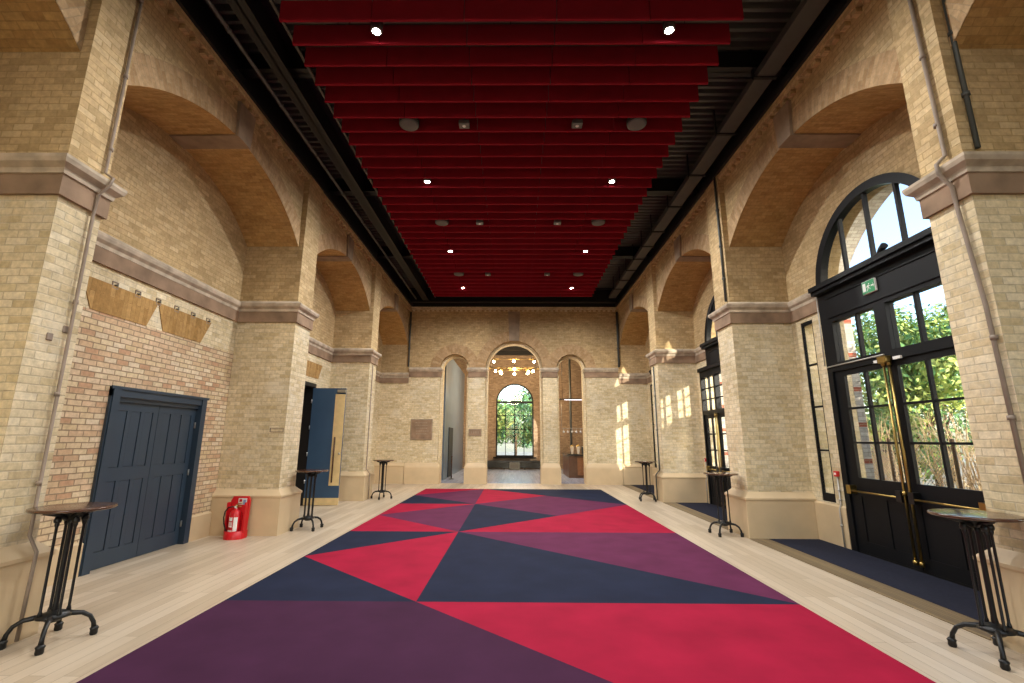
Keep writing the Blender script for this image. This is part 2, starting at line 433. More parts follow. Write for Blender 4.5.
DOORC = [1.83, 6.67, 11.62, 16.67]           # centres of the glazed doors on the right
DW, DR, DZ = 1.32, 1.30, 4.27
for s, side in ((-1, 'left'), (1, 'right')):
    w = MB(s); w.recalc = False
    # piers
    for (a, b) in PIERS + [(YR, -.88)]:
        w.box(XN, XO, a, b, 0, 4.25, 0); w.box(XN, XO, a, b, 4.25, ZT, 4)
    for k, (a, b) in enumerate(BAYS):
        # niche back
        if s > 0:
            c = DOORC[k]
            ops = [(c-DR, c+DR, 0, DZ, True), (c+1.60, c+1.95, .68, 3.87, False), (c-1.95, c-1.60, .68, 3.87, False)]
            if k == 2: ops = [(c-1.85, c+1.85, 0, 3.72, False), (c-DR, c+DR, 3.72, DZ, True)]
            ops = [o for o in ops if o[0] > a+.02 and o[1] < b-.02]
        else:
            ops = [[], [(6.34, 8.18, 0, 2.31, False)], [(10.65, 12.77, 0, 3.17, False)], []][k]
        slab(w, 'x', XB, XO, a, b, 0, ZT, ops, 0)
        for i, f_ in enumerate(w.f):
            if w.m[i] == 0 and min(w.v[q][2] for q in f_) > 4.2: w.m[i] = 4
        # spandrel with segmental barrel
        A = arc(a, b, SPR, CRN)
        acc = 0
        for p, q in zip(A, A[1:]):
            l = math.hypot(q[0]-p[0], q[1]-p[1])
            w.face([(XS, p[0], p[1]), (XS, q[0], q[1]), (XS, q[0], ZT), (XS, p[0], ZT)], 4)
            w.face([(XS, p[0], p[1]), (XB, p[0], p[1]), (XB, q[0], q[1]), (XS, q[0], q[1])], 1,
                   uv=[(XS, acc), (XB, acc), (XB, acc+l), (XS, acc+l)])
            acc += l
        # gauged arch ring, a hair proud
        O = arc(a, b, SPR, CRN)
        cy = (a+b)/2; hs = (b-a)/2; ri = CRN-SPR; R = (hs*hs+ri*ri)/(2*ri); zc = CRN-R
        acc = 0
        pts = []
        for p in O:
            d = Vector((p[0]-cy, p[1]-zc)).normalized()
            pts.append((p, (p[0]+d.x*.36, p[1]+d.y*.36)))
        for (p, po), (q, qo) in zip(pts, pts[1:]):
            l = math.hypot(q[0]-p[0], q[1]-p[1])
            cl = lambda t: (min(max(t[0], a), b), t[1])
            po2, qo2 = cl(po), cl(qo)
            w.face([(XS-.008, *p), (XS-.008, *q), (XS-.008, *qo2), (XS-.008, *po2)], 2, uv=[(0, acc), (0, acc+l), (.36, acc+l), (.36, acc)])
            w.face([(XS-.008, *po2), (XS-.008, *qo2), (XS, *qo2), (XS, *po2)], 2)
            acc += l
    if s < 0:   # pinkish patched brick low in the bay with the dark double door
        for (y0, y1, z0, z1) in ((4.46, 6.34, 0, 3.33), (6.34, 8.18, 2.31, 3.33), (8.18, 8.9, 0, 3.33)):
            w.face([(XB-.004, y0, z0), (XB-.004, y1, z0), (XB-.004, y1, z1), (XB-.004, y0, z1)], 3)
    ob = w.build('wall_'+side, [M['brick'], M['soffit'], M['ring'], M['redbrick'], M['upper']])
    tag(ob, kind='structure')
    # corbel table under the ceiling
    cb = MB(s)
    for (a, b) in BAYS:
        cb.box(XN+.015, XS+.02, a, b, 7.06, ZT)
        n = int((b-a)/.2)
        for i in range(n):
            y = a + (i+.5)*(b-a)/n
            cb.box(XN+.03, XS+.02, y-.05, y+.05, 6.985, 7.06)
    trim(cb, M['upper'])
    # keystones and soffit bands
    ks = MB(s)
    for (a, b) in BAYS:
        c = (a+b)/2
        ks.face([(XS-.055, c-.17, CRN-.03), (XS-.055, c+.17, CRN-.03), (XS-.055, c+.22, 6.98), (XS-.055, c-.22, 6.98)])
        ks.face([(XS-.055, c-.17, CRN-.03), (XS-.055, c-.22, 6.98), (XS+.02, c-.22, 6.98), (XS+.02, c-.17, CRN-.03)])
        ks.face([(XS-.055, c+.17, CRN-.03), (XS-.055, c+.22, 6.98), (XS+.02, c+.22, 6.98), (XS+.02, c+.17, CRN-.03)])
        ks.face([(XS-.055, c-.17, CRN-.03), (XS-.055, c+.17, CRN-.03), (XB, c+.17, CRN-.03), (XB, c-.17, CRN-.03)])
        for e in (-.17, .17):
            ks.face([(XS-.055, c+e, CRN-.03), (XB, c+e, CRN-.03), (XB, c+e, CRN+.02), (XS-.055, c+e, CRN+.02)])
    trim(ks, M['stonegrey'])
    # cornice band wrapping the piers and running along the niche backs
    fr = [(0, 3.95), (.035, 3.95), (.035, 4.16), (0, 4.16)]
    cn = [(.0, 4.15), (.05, 4.16), (.06, 4.21), (.105, 4.25), (.12, 4.29), (.12, 4.32), (.02, 4.38), (0, 4.38)]
    lo = MB(s); hi = MB(s); bs = MB(s)
    pp = [(.0, 0), (.09, 0), (.09, .64), (.105, .66), (.105, .69), (.05, .74), (.0, .79)]
    for (a, b) in PIERS:
        path = [(XB, b), (XN, b), (XN, a), (XB, a)]
        path = [(x, y) for x, y in path][::-1]
        lo.sweep(path, [(o, z) for o, z in fr]); hi.sweep(path, cn); bs.sweep(path, pp)
    for k, (a, b) in enumerate(BAYS):
        if s < 0: segs = [(a, b)]
        else: segs = [(a, DOORC[k]-DR-.02), (DOORC[k]+DR+.02, b)]
        for q in segs:
            P = [(XB, q[0]), (XB, q[1])]
            lo.sweep(P, fr); hi.sweep(P, [(o*.8, z) for o, z in cn])
        if s < 0:
            seg2 = [[(a, b)], [(a, 6.25), (8.27, b)], [(a, 10.62), (12.80, b)], [(a, b)]][k]; zz = .42
        else:
            e_ = 1.85 if k == 2 else DR; seg2 = [(a, DOORC[k]-e_-.03), (DOORC[k]+e_+.03, b)]; zz = .66
        for q in seg2:
            bs.sweep([(XB, q[0]), (XB, q[1])], [(0, 0), (.04, 0), (.04, zz-.03), (0, zz)])
    # far end of the last niche (on the end wall)
    P = [(XB, YE), (XN, YE)]
    P = [(XB, YE), (4.30, YE)]
    lo.sweep(P, [(o, z) for o, z in fr]); hi.sweep(P, [(o*.8, z) for o, z in cn]); bs.sweep(P, pp)
    trim(lo, M['stone']); trim(hi, M['stonepale'])
    tag(bs.build('baseboard_'+side, M['plinth']), kind='structure')

# ---- end wall with three arches
OPS = [(-2.92, -1.92, 0, 4.57, True), (-1.06, 1.10, 0, 4.55, True), (1.86, 2.86, 0, 4.57, True)]
e = MB(); e.recalc = False
big = [(a-.09, b+.09, 0, z, True) for a, b, _, z, _ in OPS]
slab(e, 'y', YE, YE+.2, -XO, XO, 0, ZT, big, 0)
slab(e, 'y', YE+.2, YE+.62, -XO, XO, 0, ZT, OPS, 3)
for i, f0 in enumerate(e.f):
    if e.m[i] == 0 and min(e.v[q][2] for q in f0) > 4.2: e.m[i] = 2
for (a, b, _, zs, _) in big:
    c = (a+b)/2; r = (b-a)/2; ro = r+.42; acc = 0
    for i in range(32):
        t0, t1 = PI*i/32, PI*(i+1)/32
        yo = YE-(.012 if abs(c) < 1 else .006)
        g = lambda rr, t: (c-rr*math.cos(t), yo, zs+rr*math.sin(t))
        l = r*PI/32
        e.face([g(r, t0), g(r, t1), g(ro, t1), g(ro, t0)], 1, uv=[(0, acc), (0, acc+l), (.42, acc+l), (.42, acc)]); acc += l
tag(e.build('wall_end', [M['brick'], M['ring'], M['upper'], M['paleorder']]), kind='structure')
k = MB()
k.face([(-.19, YE-.06, 5.72), (.23, YE-.06, 5.72), (.27, YE-.06, 6.98), (-.23, YE-.06, 6.98)])
k.face([(-.19, YE-.06, 5.72), (.23, YE-.06, 5.72), (.23, YE+.02, 5.72), (-.19, YE+.02, 5.72)])
k.face([(-.19, YE-.06, 5.72), (-.23, YE-.06, 6.98), (-.23, YE, 6.98), (-.19, YE, 5.72)])
k.face([(.23, YE-.06, 5.72), (.27, YE-.06, 6.98), (.27, YE, 6.98), (.23, YE, 5.72)])
trim(k, M['stonegrey'])
k = MB()
k.box(-4.3, 4.3, YE-.08, YE+.02, 7.06, ZT)
for i in range(43): k.box(-4.25+i*.2, -4.15+i*.2, YE-.065, YE+.02, 6.985, 7.06)
trim(k, M['brick'])
imp_lo = MB(); imp_hi = MB(); ebase = MB()
SEGS = [(-4.28, big[0][0]), (big[0][1], big[1][0]), (big[1][1], big[2][0]), (big[2][1], 4.28)]
for i, (a, b) in enumerate(SEGS):
    L_ = [(a, YE+.58)] if i else []
    R_ = [(b, YE+.58)] if i < 3 else []
    path = (L_ + [(a, YE), (b, YE)] + R_)[::-1]
    imp_lo.sweep(path, [(0, 4.20), (.03, 4.20), (.03, 4.42), (0, 4.42)])
    imp_hi.sweep(path, [(0, 4.42), (.05, 4.42), (.10, 4.50), (.10, 4.54), (.02, 4.60), (0, 4.60)])
    ebase.sweep(path, [(0, 0), (.10, 0), (.10, .62), (.08, .68), (.03, .76), (0, .8)])
trim(imp_lo, M['stone']); trim(imp_hi, M['stonepale'])
tag(ebase.build('baseboard_end', M['plinth']), kind='structure')

# ---- rear wall (behind the camera), floor, ceiling
r_ = MB(); r_.recalc = False
RW = (-2.75, 0, 2.75)  # unseen arched windows, added to bring daylight onto camera-facing brick
slab(r_, 'y', YR, YR-.35, -XO, XO, 0, 8.3, [(c-1.15, c+1.15, .5, 4.6, True) for c in RW], 0)
tag(r_.build('wall_rear', M['brick']), kind='structure')
for i, c in enumerate(RW):
    t = empty('window_%d' % (20+i), (c, YR-.15, .5), kind='structure')
    p = MB()
    for x_ in (-1.12, 1.12, 0): p.box(x_-.03, x_+.03, -.04, .04, 0, 4.1)
    for z in (.03, 1.03, 2.05, 3.07, 4.1): p.box(-1.15, 1.15, -.03, .03, z-.03, z+.03)
    p.box(-.03, .03, -.03, .03, 4.1, 5.25)
    p.build('frame', M['doorblack'], t)
    p = MB(); p.recalc = False
    p.face([(-1.15, 0, 0), (1.15, 0, 0)]+[(1.15*math.cos(PI*k/24), 0, 4.1+1.15*math.sin(PI*k/24)) for k in range(25)]); p.build('glass', M['glass'], t)
# unseen wing, added to block the sun from the rear windows
r_ = MB(); r_.box(6.2, 14, -34, YR-1.2, -.1, 12.5); tag(r_.build('wall_sunblock', M['extbrick']), kind='structure')
fl = MB(); fl.face([(-6.6, YR, 0), (XO, YR, 0), (XO, YE+.3, 0), (-6.6, YE+.3, 0)], 0)
fl.face([(-XO, YE+.3, 0), (XO, YE+.3, 0), (XO, 29.4, 0), (-XO, 29.4, 0)], 1)
fl.box(-6.6, XO, YR, 29.4, -.2, -.01, 0)
tag(fl.build('floor', [M['floor'], M['floor2']]), kind='structure')
# ribbed black deck: trapezoid ribs running across the nave
dk = MB(); dk.recalc = False
y = YR; z0, z1 = 7.86, 7.95
while y < YE+.5:
    for (ya, za, yb, zb) in ((y, z0, y+.06, z0), (y+.06, z0, y+.085, z1), (y+.085, z1, y+.145, z1), (y+.145, z1, y+.17, z0)):
        dk.face([(-5.8, ya, za), (5.8, ya, za), (5.8, yb, zb), (-5.8, yb, zb)])
    y += .17
dk.box(-5.8, 5.8, YR-.3, YE+.6, 8.05, 8.3)
tag(dk.build('ceiling', M['deck']), kind='structure')

# steel beams at the wall heads and across
def ibeam(mb, x, y0, y1, zb, zt, fw, m=0):
    mb.box(x-fw/2, x+fw/2, y0, y1, zb, zb+.02, m); mb.box(x-fw/2, x+fw/2, y0, y1, zt-.02, zt, m); mb.box(x-.012, x+.012, y0, y1, zb, zt, m)
for s in (-1, 1):
    b = MB(s)
    b.box(4.26, XO, YR, YE+.5, ZT, 7.30); b.box(4.44, XO, YR, YE+.5, 7.30, 7.86)
    trim(b, M['black'])
b = MB(); b.box(-4.44, 4.44, YE-.05, YE+.6, ZT, 7.86); b.box(-4.4, 4.4, YE-.55, YE-.35, 7.25, 7.30); b.box(-4.4, 4.4, YE-.46, YE-.44, 7.25, 7.84); b.box(-4.4, 4.4, YE-.55, YE-.35, 7.80, 7.84)
trim(b, M['black'])
b = MB()
ibeam(b, -3.62, YR, YE-.56, 7.30, 7.85, .24); 
for yy in (2.0, 6.45, 10.2, 14.2):
    b.box(-4.4, 4.4, yy-.1, yy+.1, 7.48, 7.50); b.box(-4.4, 4.4, yy-.012, yy+.012, 7.48, 7.85)
trim(b, M['black'])

# ------------------------------------------------------------------ ceiling things
ORD = ['', 'first', 'second', 'third', 'fourth', 'fifth', 'sixth', 'seventh', 'eighth', 'ninth', 'tenth', 'eleventh', 'twelfth', 'thirteenth', 'fourteenth', 'fifteenth', 'sixteenth', 'seventeenth']
BY = [16.889 - .37045*i for i in range(33)]
bx = [-3.03+1.2*i for i in range(6)]
def panelmesh(a, b):
    p = MB()
    a += .006; b -= .006
    t = .022
    prof = [(-t, .02), (-t+.006, 0), (t-.006, 0), (t, .02), (t, .30), (-t, .30)]
    n = len(prof)
    for i in range(n):
        q, r = prof[i], prof[(i+1) % n]
        p.face([(a, q[0], q[1]), (b, q[0], q[1]), (b, r[0], r[1]), (a, r[0], r[1])])
    p.face([(a, q[0], q[1]) for q in prof]); p.face([(b, q[0], q[1]) for q in prof])
    return p
proto = None
for i, yy in enumerate(BY):
    if i == 0: lab = 'red felt ceiling baffle closest to the end wall'
    elif i < 17: lab = '%s red felt ceiling baffle counted back from the end wall' % ORD[i+1]
    elif i == 32: lab = 'nearest and widest-looking red felt ceiling baffle at the top of the photo'
    else: lab = '%s red felt ceiling baffle counted from the top of the photo' % ORD[33-i]
    if proto is None:
        t = empty('ceiling_baffle', (-.03, yy, 7.0))
        for j in range(5): panelmesh(bx[j]+.03, bx[j+1]+.03).build('panel', M['baffle'], t)
        for xx in (-2.4, 0, 2.4):
            h = MB(); h.tube([(xx, 0, .29), (xx, 0, .88)], .006, 5); h.build('hanger', M['black'], t)
        proto = t
    else: t = dup(proto, loc=(-.03, yy, 7.0))
    tag(t, lab, 'ceiling baffle', 'red ceiling baffles')

def spot(par, loc, W, size, col=(1, .98, .95)):
    l = bpy.data.lights.new('downlight_beam', 'SPOT'); l.energy = W; l.spot_size = size; l.spot_blend = .7; l.shadow_soft_size = .06; l.color = col
    o = bpy.data.objects.new('downlight_beam', l); COL.objects.link(o); o.location = loc
    if par: o.parent = par
    return o
SPOTW = 480
rowname = ['nearest the camera', 'second from the camera', 'third from the camera', 'closest to the end wall']
dl = None
for i, yy in enumerate((5.22, 8.925, 12.63, 15.965)):
    for sd, xx in (('left', -1.82), ('right', 2.08)):
        lab = 'round glowing ceiling downlight on the %s, in the pair %s' % (sd, rowname[i])
        if dl is None:
            dl = empty('downlight', (xx, yy, 7.025))
            p = MB(); p.lathe([(.055, .0), (.075, 0), (.08, .012), (.08, .14), (.055, .14)]); p.build('housing', M['spk'], dl)
            p = MB(); p.lathe([(.0, -.006), (.04, -.005), (.054, -.001)]); p.build('lens', M['lampglow'], dl)
            p = MB(); p.tube([(0, 0, .14), (0, 0, .9)], .008, 6); p.build('stem', M['black'], dl)
            t = dl
        else: t = dup(dl, loc=(xx, yy, 7.025))
        tag(t, lab, 'ceiling light', 'ceiling downlights')
for o in [o for o in COL.objects if o.name.startswith('downlight') and o.type == 'EMPTY']:
    spot(o, (0, 0, -.03), SPOTW, math.radians(175))
rn3 = ['nearest the camera', 'in the middle of the ceiling', 'closest to the end wall']
sp = bx_ = None
for i, yy in enumerate((7.07, 10.77, 14.48)):
    for sd, xx in (('left', -1.79), ('right', 2.12)):
        if sp is None:
            sp = empty('ceiling_speaker', (xx, yy, 6.98))
            p = MB(); p.lathe([(.0, 0), (.13, 0), (.16, .01), (.165, .03)], n=28); p.build('grille', M['spk'], sp)
            p = MB(); p.lathe([(.165, .03), (.168, .02), (.168, .1), (.02, .14), (.02, .9), (0, .9)], n=28); p.build('housing', M['black'], sp)
            t = sp
        else: t = dup(sp, loc=(xx, yy, 6.98))
        tag(t, 'grey round ceiling speaker on the %s, in the row %s' % (sd, rn3[i]), 'speaker', 'round ceiling speakers')
    for sd, xx in (('left', -.84), ('right', 1.1)):
        if bx_ is None:
            bx_ = empty('ceiling_sensor', (xx, yy, 6.97))
            p = MB(); p.bbox(-.09, .09, -.075, .075, 0, .08, .01); p.build('casing', M['galv'], bx_)
            p = MB(); p.lathe([(0, -.012), (.025, -.008), (.035, .002)], n=16); p.build('lens', M['white'], bx_)
            p = MB(); p.tube([(0, 0, .08), (0, 0, .9)], .008, 6); p.build('stem', M['black'], bx_)
            t = bx_
        else: t = dup(bx_, loc=(xx, yy, 6.97))
        tag(t, 'small square grey ceiling box left of centre, row %s' % rn3[i] if sd == 'left' else 'small square grey ceiling box right of centre, row %s' % rn3[i], 'ceiling sensor', 'square ceiling boxes')
# trunking and conduit
t = empty('cable_trunking', (3.98, 8, 7.36), label='dark grey steel trunking running along the right edge of the ceiling', cat='cable trunking')
p = MB(); p.box(3.86-3.98, 4.14-3.98, -10.5, 10.2, -.02, .10); p.build('duct', M['duct'], t)
for yy in (-3, -1.6, -.2, 1.2, 2.6, 4.0, 5.0, 6.0, 7, 8, 9):
    p = MB(); p.box(-.18, .2, yy-.025, yy+.025, -.045, -.02); p.box(-.18, -.16, yy-.025, yy+.025, -.045, .48); p.build('bracket', M['black'], t)
t = MB(); t.tube([(-4.02, YR+.05, 7.36), (-4.02, YE-.6, 7.36)], .03, 10)
for i in range(14): t.lathe([(.04, -.03), (.04, .03)], (-4.02, -2+i*1.5, 7.36), 10, axis='y')
tag(t.build('steel_conduit', M['galv'], org=(-4.02, 8, 7.36)), 'grey steel conduit along the left edge of the black ceiling', 'conduit')
t = MB(); t.box(-3.24, -3.2, YR+.05, YE-.6, 7.40, 7.44)
tag(t.build('ceiling_rail', M['duct'], org=(-3.22, 8, 7.42)), 'thin dark rail beside the left ends of the red baffles', 'rail')

# ------------------------------------------------------------------ carpet and mats
cp = MB(); cp.recalc = False
ZC = .008
x0, xm, x1 = -3.06, -1.01, 3.06
def tri(a, b, c, m): cp.face([(*a, ZC), (*b, ZC), (*c, ZC)], m)
NV, PL, PU, RD = 0, 1, 2, 3
R0, R1, R2, R3, RB = 5.42, 9.28, 13.14, 17.05, 1.56
tri((x0, RB), (x1, RB), (xm, R0), PL); tri((x0, RB), (xm, R0), (x0, R0), PL); tri((xm, R0), (x1, RB), (x1, R0), RD)
def leftcol(a, b, cols):
    m = (a+b)/2
    tri((x0, a), (xm, a), (x0, m), cols[0]); tri((x0, m), (xm, a), (xm, b), cols[1]); tri((x0, m), (xm, b), (x0, b), cols[2])
leftcol(R0, R1, (NV, RD, NV)); leftcol(R1, R2, (RD, PU, RD)); leftcol(R2, R3, (NV, PU, RD))
tri((xm, R0), (x1, R0), (xm, R1), NV); tri((xm, R1), (x1, R0), (x1, R1), PU)
mid = ((xm+x1)/2, (R1+R2)/2)
tri((xm, R1), (x1, R1), (x1, R2), RD); tri((xm, R1), mid, (xm, R2), NV); tri((xm, R2), mid, (x1, R2), PU)
mid = ((xm+x1)/2, (R2+R3)/2)
tri((xm, R2), mid, (xm, R3), RD); tri((xm, R2), (x1, R2), mid, PU); tri((xm, R3), (x1, R2), (x1, R3), NV)
cp.face([(x0, -2.3, ZC), (x1, -2.3, ZC), (x1, RB, ZC), (x0, RB, ZC)], NV)
for a, b in (((x0, -2.3), (x0, R3)), ((x0, R3), (x1, R3)), ((x1, R3), (x1, -2.3)), ((x1, -2.3), (x0, -2.3))):
    cp.face([(*a, .0005), (*b, .0005), (*b, ZC), (*a, ZC)], PL)
tag(cp.build('carpet', [M['c_navy'], M['c_plum'], M['c_purple'], M['c_red']], org=(0, 9, 0)), 'large carpet of red, navy and plum triangles on the pale wooden floor', 'carpet')
nm = ['', 'beside the nearest glazed doors', 'by the second glazed doors, behind the near pier', 'by the farthest glazed doors']
for k in (1, 2, 3):
    a, b = BAYS[k]; a += .12; b -= .12
    if k == 3: b -= .02
    p = MB(); p.box(4.52, 5.40, a, b, .0005, .012)
    tag(p.build('door_mat', M['mat'], org=(4.9, (a+b)/2, 0)), 'navy entrance mat %s' % nm[k], 'door mat', 'navy entrance mats')
    p = MB(); p.box(4.19, 4.515, a-.02, b+.02, .0005, .010)
    tag(p.build('mat_border_strip', M['grille'], org=(4.35, (a+b)/2, 0)), 'brown slatted floor strip edging the mat %s' % nm[k], 'floor strip', 'brown strips beside the mats')

# ------------------------------------------------------------------ glazed doors on the right
def pane_box(mb, y0, y1, z0, z1, x=0): mb.box(x-.004, x+.004, y0, y1, z0, z1)
def fan_frame(f, F0, F1):
    f.box(F0, F1, -1.18, 1.18, 3.67, 4.20)
    f.box(F0-.02, F1, -1.1, 1.1, 3.74, 3.76); f.box(F0-.02, F1, -1.1, 1.1, 4.08, 4.10)
    f.box(F0-.11, F1, -DR, DR, 4.20, 4.26); f.box(F0-.15, F1, -DR, DR, 4.26, 4.34)
    n = 32
    for i in range(n):
        t0, t1 = PI*i/n, PI*(i+1)/n
        g = lambda r, a, x: (x, -r*math.cos(a), DZ+.04+r*math.sin(a))
        for (ra, xa, rb, xb) in ((1.16, F0, DR, F0), (1.16, F0, 1.16, F1), (1.16, F1, DR, F1)):
            f.face([g(ra, t0, xa), g(ra, t1, xa), g(rb, t1, xb), g(rb, t0, xb)])
    for y in (-.58, 0, .58):
        f.box(0, .06, y-.022, y+.022, DZ+.05, DZ+.04+math.sqrt(1.18**2-y*y))
def fan_glass(t):
    g = MB(); N = 24
    pts = [(.03, -1.17*math.cos(PI*i/N), DZ+.05+1.16*math.sin(PI*i/N)) for i in range(N+1)]
    g.face(pts); g.face([(.036, p[1], p[2]) for p in pts][::-1]); g.recalc = False
    g.build('fanlight_glass', M['glass'], t)
def door_leaf(t, a, b, ga, gb, ztop, gz0, gz1, ym, sgn, yend, mid=.05):
    """a..b leaf edges, ga..gb glazed width, ym meeting stile, yend far end of the push bar"""
    l = MB()
    l.box(0, .05, a, ga, .03, ztop); l.box(0, .05, gb, b, .03, ztop)
    l.box(0, .05, ga, gb, gz1, ztop); l.box(0, .05, ga, gb, .86, gz0); l.box(0, .05, ga, gb, .03, .2)
    m_ = (ga+gb)/2
    l.box(.012, .04, ga, gb, .2, .86)
    l.box(0, .0115, m_-mid, m_+mid, .2, .86)
    l.box(.0, .05, m_-.02, m_+.02, gz0, gz1)
    for k in (1, 2):
        z = gz0+(gz1-gz0)*k/3
        l.box(.005, .045, ga, m_-.02, z-.016, z+.016); l.box(.005, .045, m_+.02, gb, z-.016, z+.016)
    lf = l.build('leaf', M['doorblack'], t)
    g = MB(); pane_box(g, ga, gb, gz0, gz1, .025); g.build('glass', M['glass'], lf)
    y = ym+.05*sgn
    h = MB(); h.tube([(-.05, y, .10), (-.05, y, ztop+.02)], .017, 10)
    for z in (.12, 1.0, ztop-.04): h.lathe([(.028, -.03), (.032, 0), (.028, .03)], (-.05, y, z), 12)
    h.build('bolt_rod', M['brass'], lf)
    h = MB(); h.tube([(-.085, ym+.11*sgn, .94), (-.085, yend-.09*sgn, .94)], .014, 10)
    h.build('push_bar', M['brass'], lf)
    h = MB(); h.box(-.10, 0, ym+.06*sgn, ym+.15*sgn, .88, 1.03); h.build('latch_box', M['iron'], lf)
    h = MB(); h.box(-.10, 0, yend-.13*sgn, yend-.04*sgn, .89, 1.02); h.build('end_box', M['brass'], lf)
def glazed_door(loc):
    """origin on the floor at the door centre, x=0 is the room face, +x outside"""
    t = empty('door_2', loc, kind='structure')
    f = MB(); f.recalc = False
    F0, F1 = -.03, .10
    f.box(F0, F1, -DR, -1.18, 0, DZ); f.box(F0, F1, 1.18, DR, 0, DZ)
    f.box(F0, F1, -1.18, 1.18, 2.84, 2.98); f.box(0.002, F1+.2, -1.18, 1.18, -.02, .028)
    f.box(F0, F1, -.12, .10, 2.98, 3.67)
    f.box(F0, F1, -1.18, -1.06, 2.98, 3.67); f.box(F0, F1, 1.02, 1.18, 2.98, 3.67)
    for y in (-.59, .51): f.box(.0, .06, y-.022, y+.022, 2.98, 3.67)
    fan_frame(f, F0, F1)
    f.build('frame', M['doorblack'], t)
    g = MB()
    for a, b in ((-1.06, -.12), (.10, 1.02)): pane_box(g, a, b, 2.98, 3.67, .03)
    g.build('transom_glass', M['glass'], t)
    fan_glass(t)
    door_leaf(t, .006, 1.176, .06, .96, 2.835, 1.14, 2.75, 0, 1, 1.17)
    door_leaf(t, -1.176, -.006, -1.06, -.12, 2.835, 1.14, 2.75, 0, -1, -1.17)
    h = MB(); h.tube([(F0-.015, 1.28, 2.93), (F0-.015, .02, 2.93)], .012, 8); h.build('cable_conduit', M['conduit'], t)
    h = MB(); h.box(F0-.03, F0, .10, .22, 2.83, 2.87); h.box(F0-.03, F0, -.27, -.14, 2.83, 2.87); h.build('door_contact', M['white'], t)
    h = MB(); h.bbox(F0-.10, F0, -.09, .07, 2.80, 2.90, .01); h.build('rod_keeper', M['brass'], t)
    return t
def wide_door(loc):
    """two pairs of leaves either side of a centre post, under a fanlight"""
    t = empty('door_4', loc, kind='structure')
    f = MB(); f.recalc = False
    F0, F1 = -.03, .10
    f.box(F0, F1, -1.85, -1.77, 0, 3.44); f.box(F0, F1, 1.77, 1.85, 0, 3.44); f.box(F0, F1, -.06, .06, 0, 3.44)
    f.box(F0, F1, -1.85, 1.85, 3.44, 3.62); f.box(F0-.06, F1, -1.85, 1.85, 3.62, 3.72)
    for a, b in ((-1.77, -.06), (.06, 1.77)):
        f.box(F0, F1, a, b, 2.40, 2.52); f.box(0.002, F1+.2, a, b, -.02, .028)
        m_ = (a+b)/2
        f.box(F0, F1, m_-.06, m_+.06, 2.52, 3.44)
        for c, d in ((a, m_-.06), (m_+.06, b)):
            e_ = (c+d)/2
            f.box(0, .06, e_-.018, e_+.018, 2.52, 3.44)
            for k in (1, 2):
                z = 2.52+.92*k/3; f.box(.004, .056, c, e_-.018, z-.014, z+.014); f.box(.004, .056, e_+.018, d, z-.014, z+.014)
    f.box(F0, F1, -DR, -1.18, 3.72, DZ); f.box(F0, F1, 1.18, DR, 3.72, DZ)
    fan_frame(f, F0, F1)
    f.build('frame', M['doorblack'], t)
    g = MB()
    for a, b in ((-1.77, -.06), (.06, 1.77)): pane_box(g, a, b, 2.52, 3.44, .03)
    g.build('transom_glass', M['glass'], t)
    fan_glass(t)
    for a, b in ((-1.77, -.06), (.06, 1.77)):
        m_ = (a+b)/2
        door_leaf(t, m_+.005, b-.004, m_+.09, b-.10, 2.395, 1.02, 2.30, m_, 1, b)
        door_leaf(t, a+.004, m_-.005, a+.10, m_-.09, 2.395, 1.02, 2.30, m_, -1, a)
    return t
gd = None
for k in (1, 3, 0):
    loc = (XB-.02, DOORC[k], 0)
    if gd is None: gd = glazed_door(loc)
    else:
        c = dup(gd, loc=loc); c.name = 'door_%d' % (2+(k if k else 4))
wide_door((XB-.02, DOORC[2], 0))
# side windows
def side_window(y, n):
    t = empty('window_%d' % n, (XB, y, .68), kind='structure')
    f = MB()
    H = 3.19
    f.box(.01, .05, -.175, -.14, 0, H); f.box(.01, .05, .14, .175, 0, H); f.box(.01, .05, -.14, .14, 0, .14); f.box(.01, .05, -.14, .14, H-.06, H)
    for z in (.86, 1.62, 2.38): f.box(.015, .045, -.14, .14, z-.016, z+.016)
    f.build('frame', M['doorblack'], t)
    g = MB(); pane_box(g, -.14, .14, .14, H-.06, .03); g.build('glass', M['glass'], t)
wn = 1
for k in (0, 1, 3):
    for o in (1.775, -1.775):
        y = DOORC[k]+o
        if y-.175 > BAYS[k][0]+.02 and y+.175 < BAYS[k][1]-.02:
            side_window(y, wn); wn += 1

# exit sign on the near door lintel
t = empty('exit_sign', (XB-.05, 6.75, 3.88), label='green running man exit sign above the near glazed doors', cat='exit sign')
p = MB(); p.bbox(-.035, 0, -.13, .13, 0, .20, .006); p.build('sign_box', M['white'], t)
p = MB(); p.box(-.0385, -.036, -.122, .122, .008, .192); p.build('green_face', M['signgreen'], t)
p = MB(); X = -.0405
def poly(pts): p.face([(X, -y, z) for y, z in pts]); 
p.recalc = False
poly([(-.105, .04), (-.045, .04), (-.045, .165), (-.105, .165)])
poly([(.06, .09), (.10, .09), (.10, .065), (.118, .1), (.10, .135), (.10, .11), (.06, .11)])
for q in ([(.012, .13), (.030, .13), (.030, .15), (.012, .15)], [(-.012, .075), (.012, .075), (.02, .125), (-.004, .125)],
          [(-.012, .075), (.004, .075), (-.018, .035), (-.032, .035)], [(.004, .085), (.014, .075), (.04, .055), (.044, .066)],
          [(.012, .122), (.018, .112), (.045, .095), (.05, .104)], [(-.004, .122), (-.002, .108), (-.032, .092), (-.036, .102)]):
    poly(q)
p.build('pictogram', M['white'], t)
t = empty('spotlight', (XB-.06, 6.42, 4.34), label='small black spotlight standing on the ledge below the near fanlight', cat='spotlight')
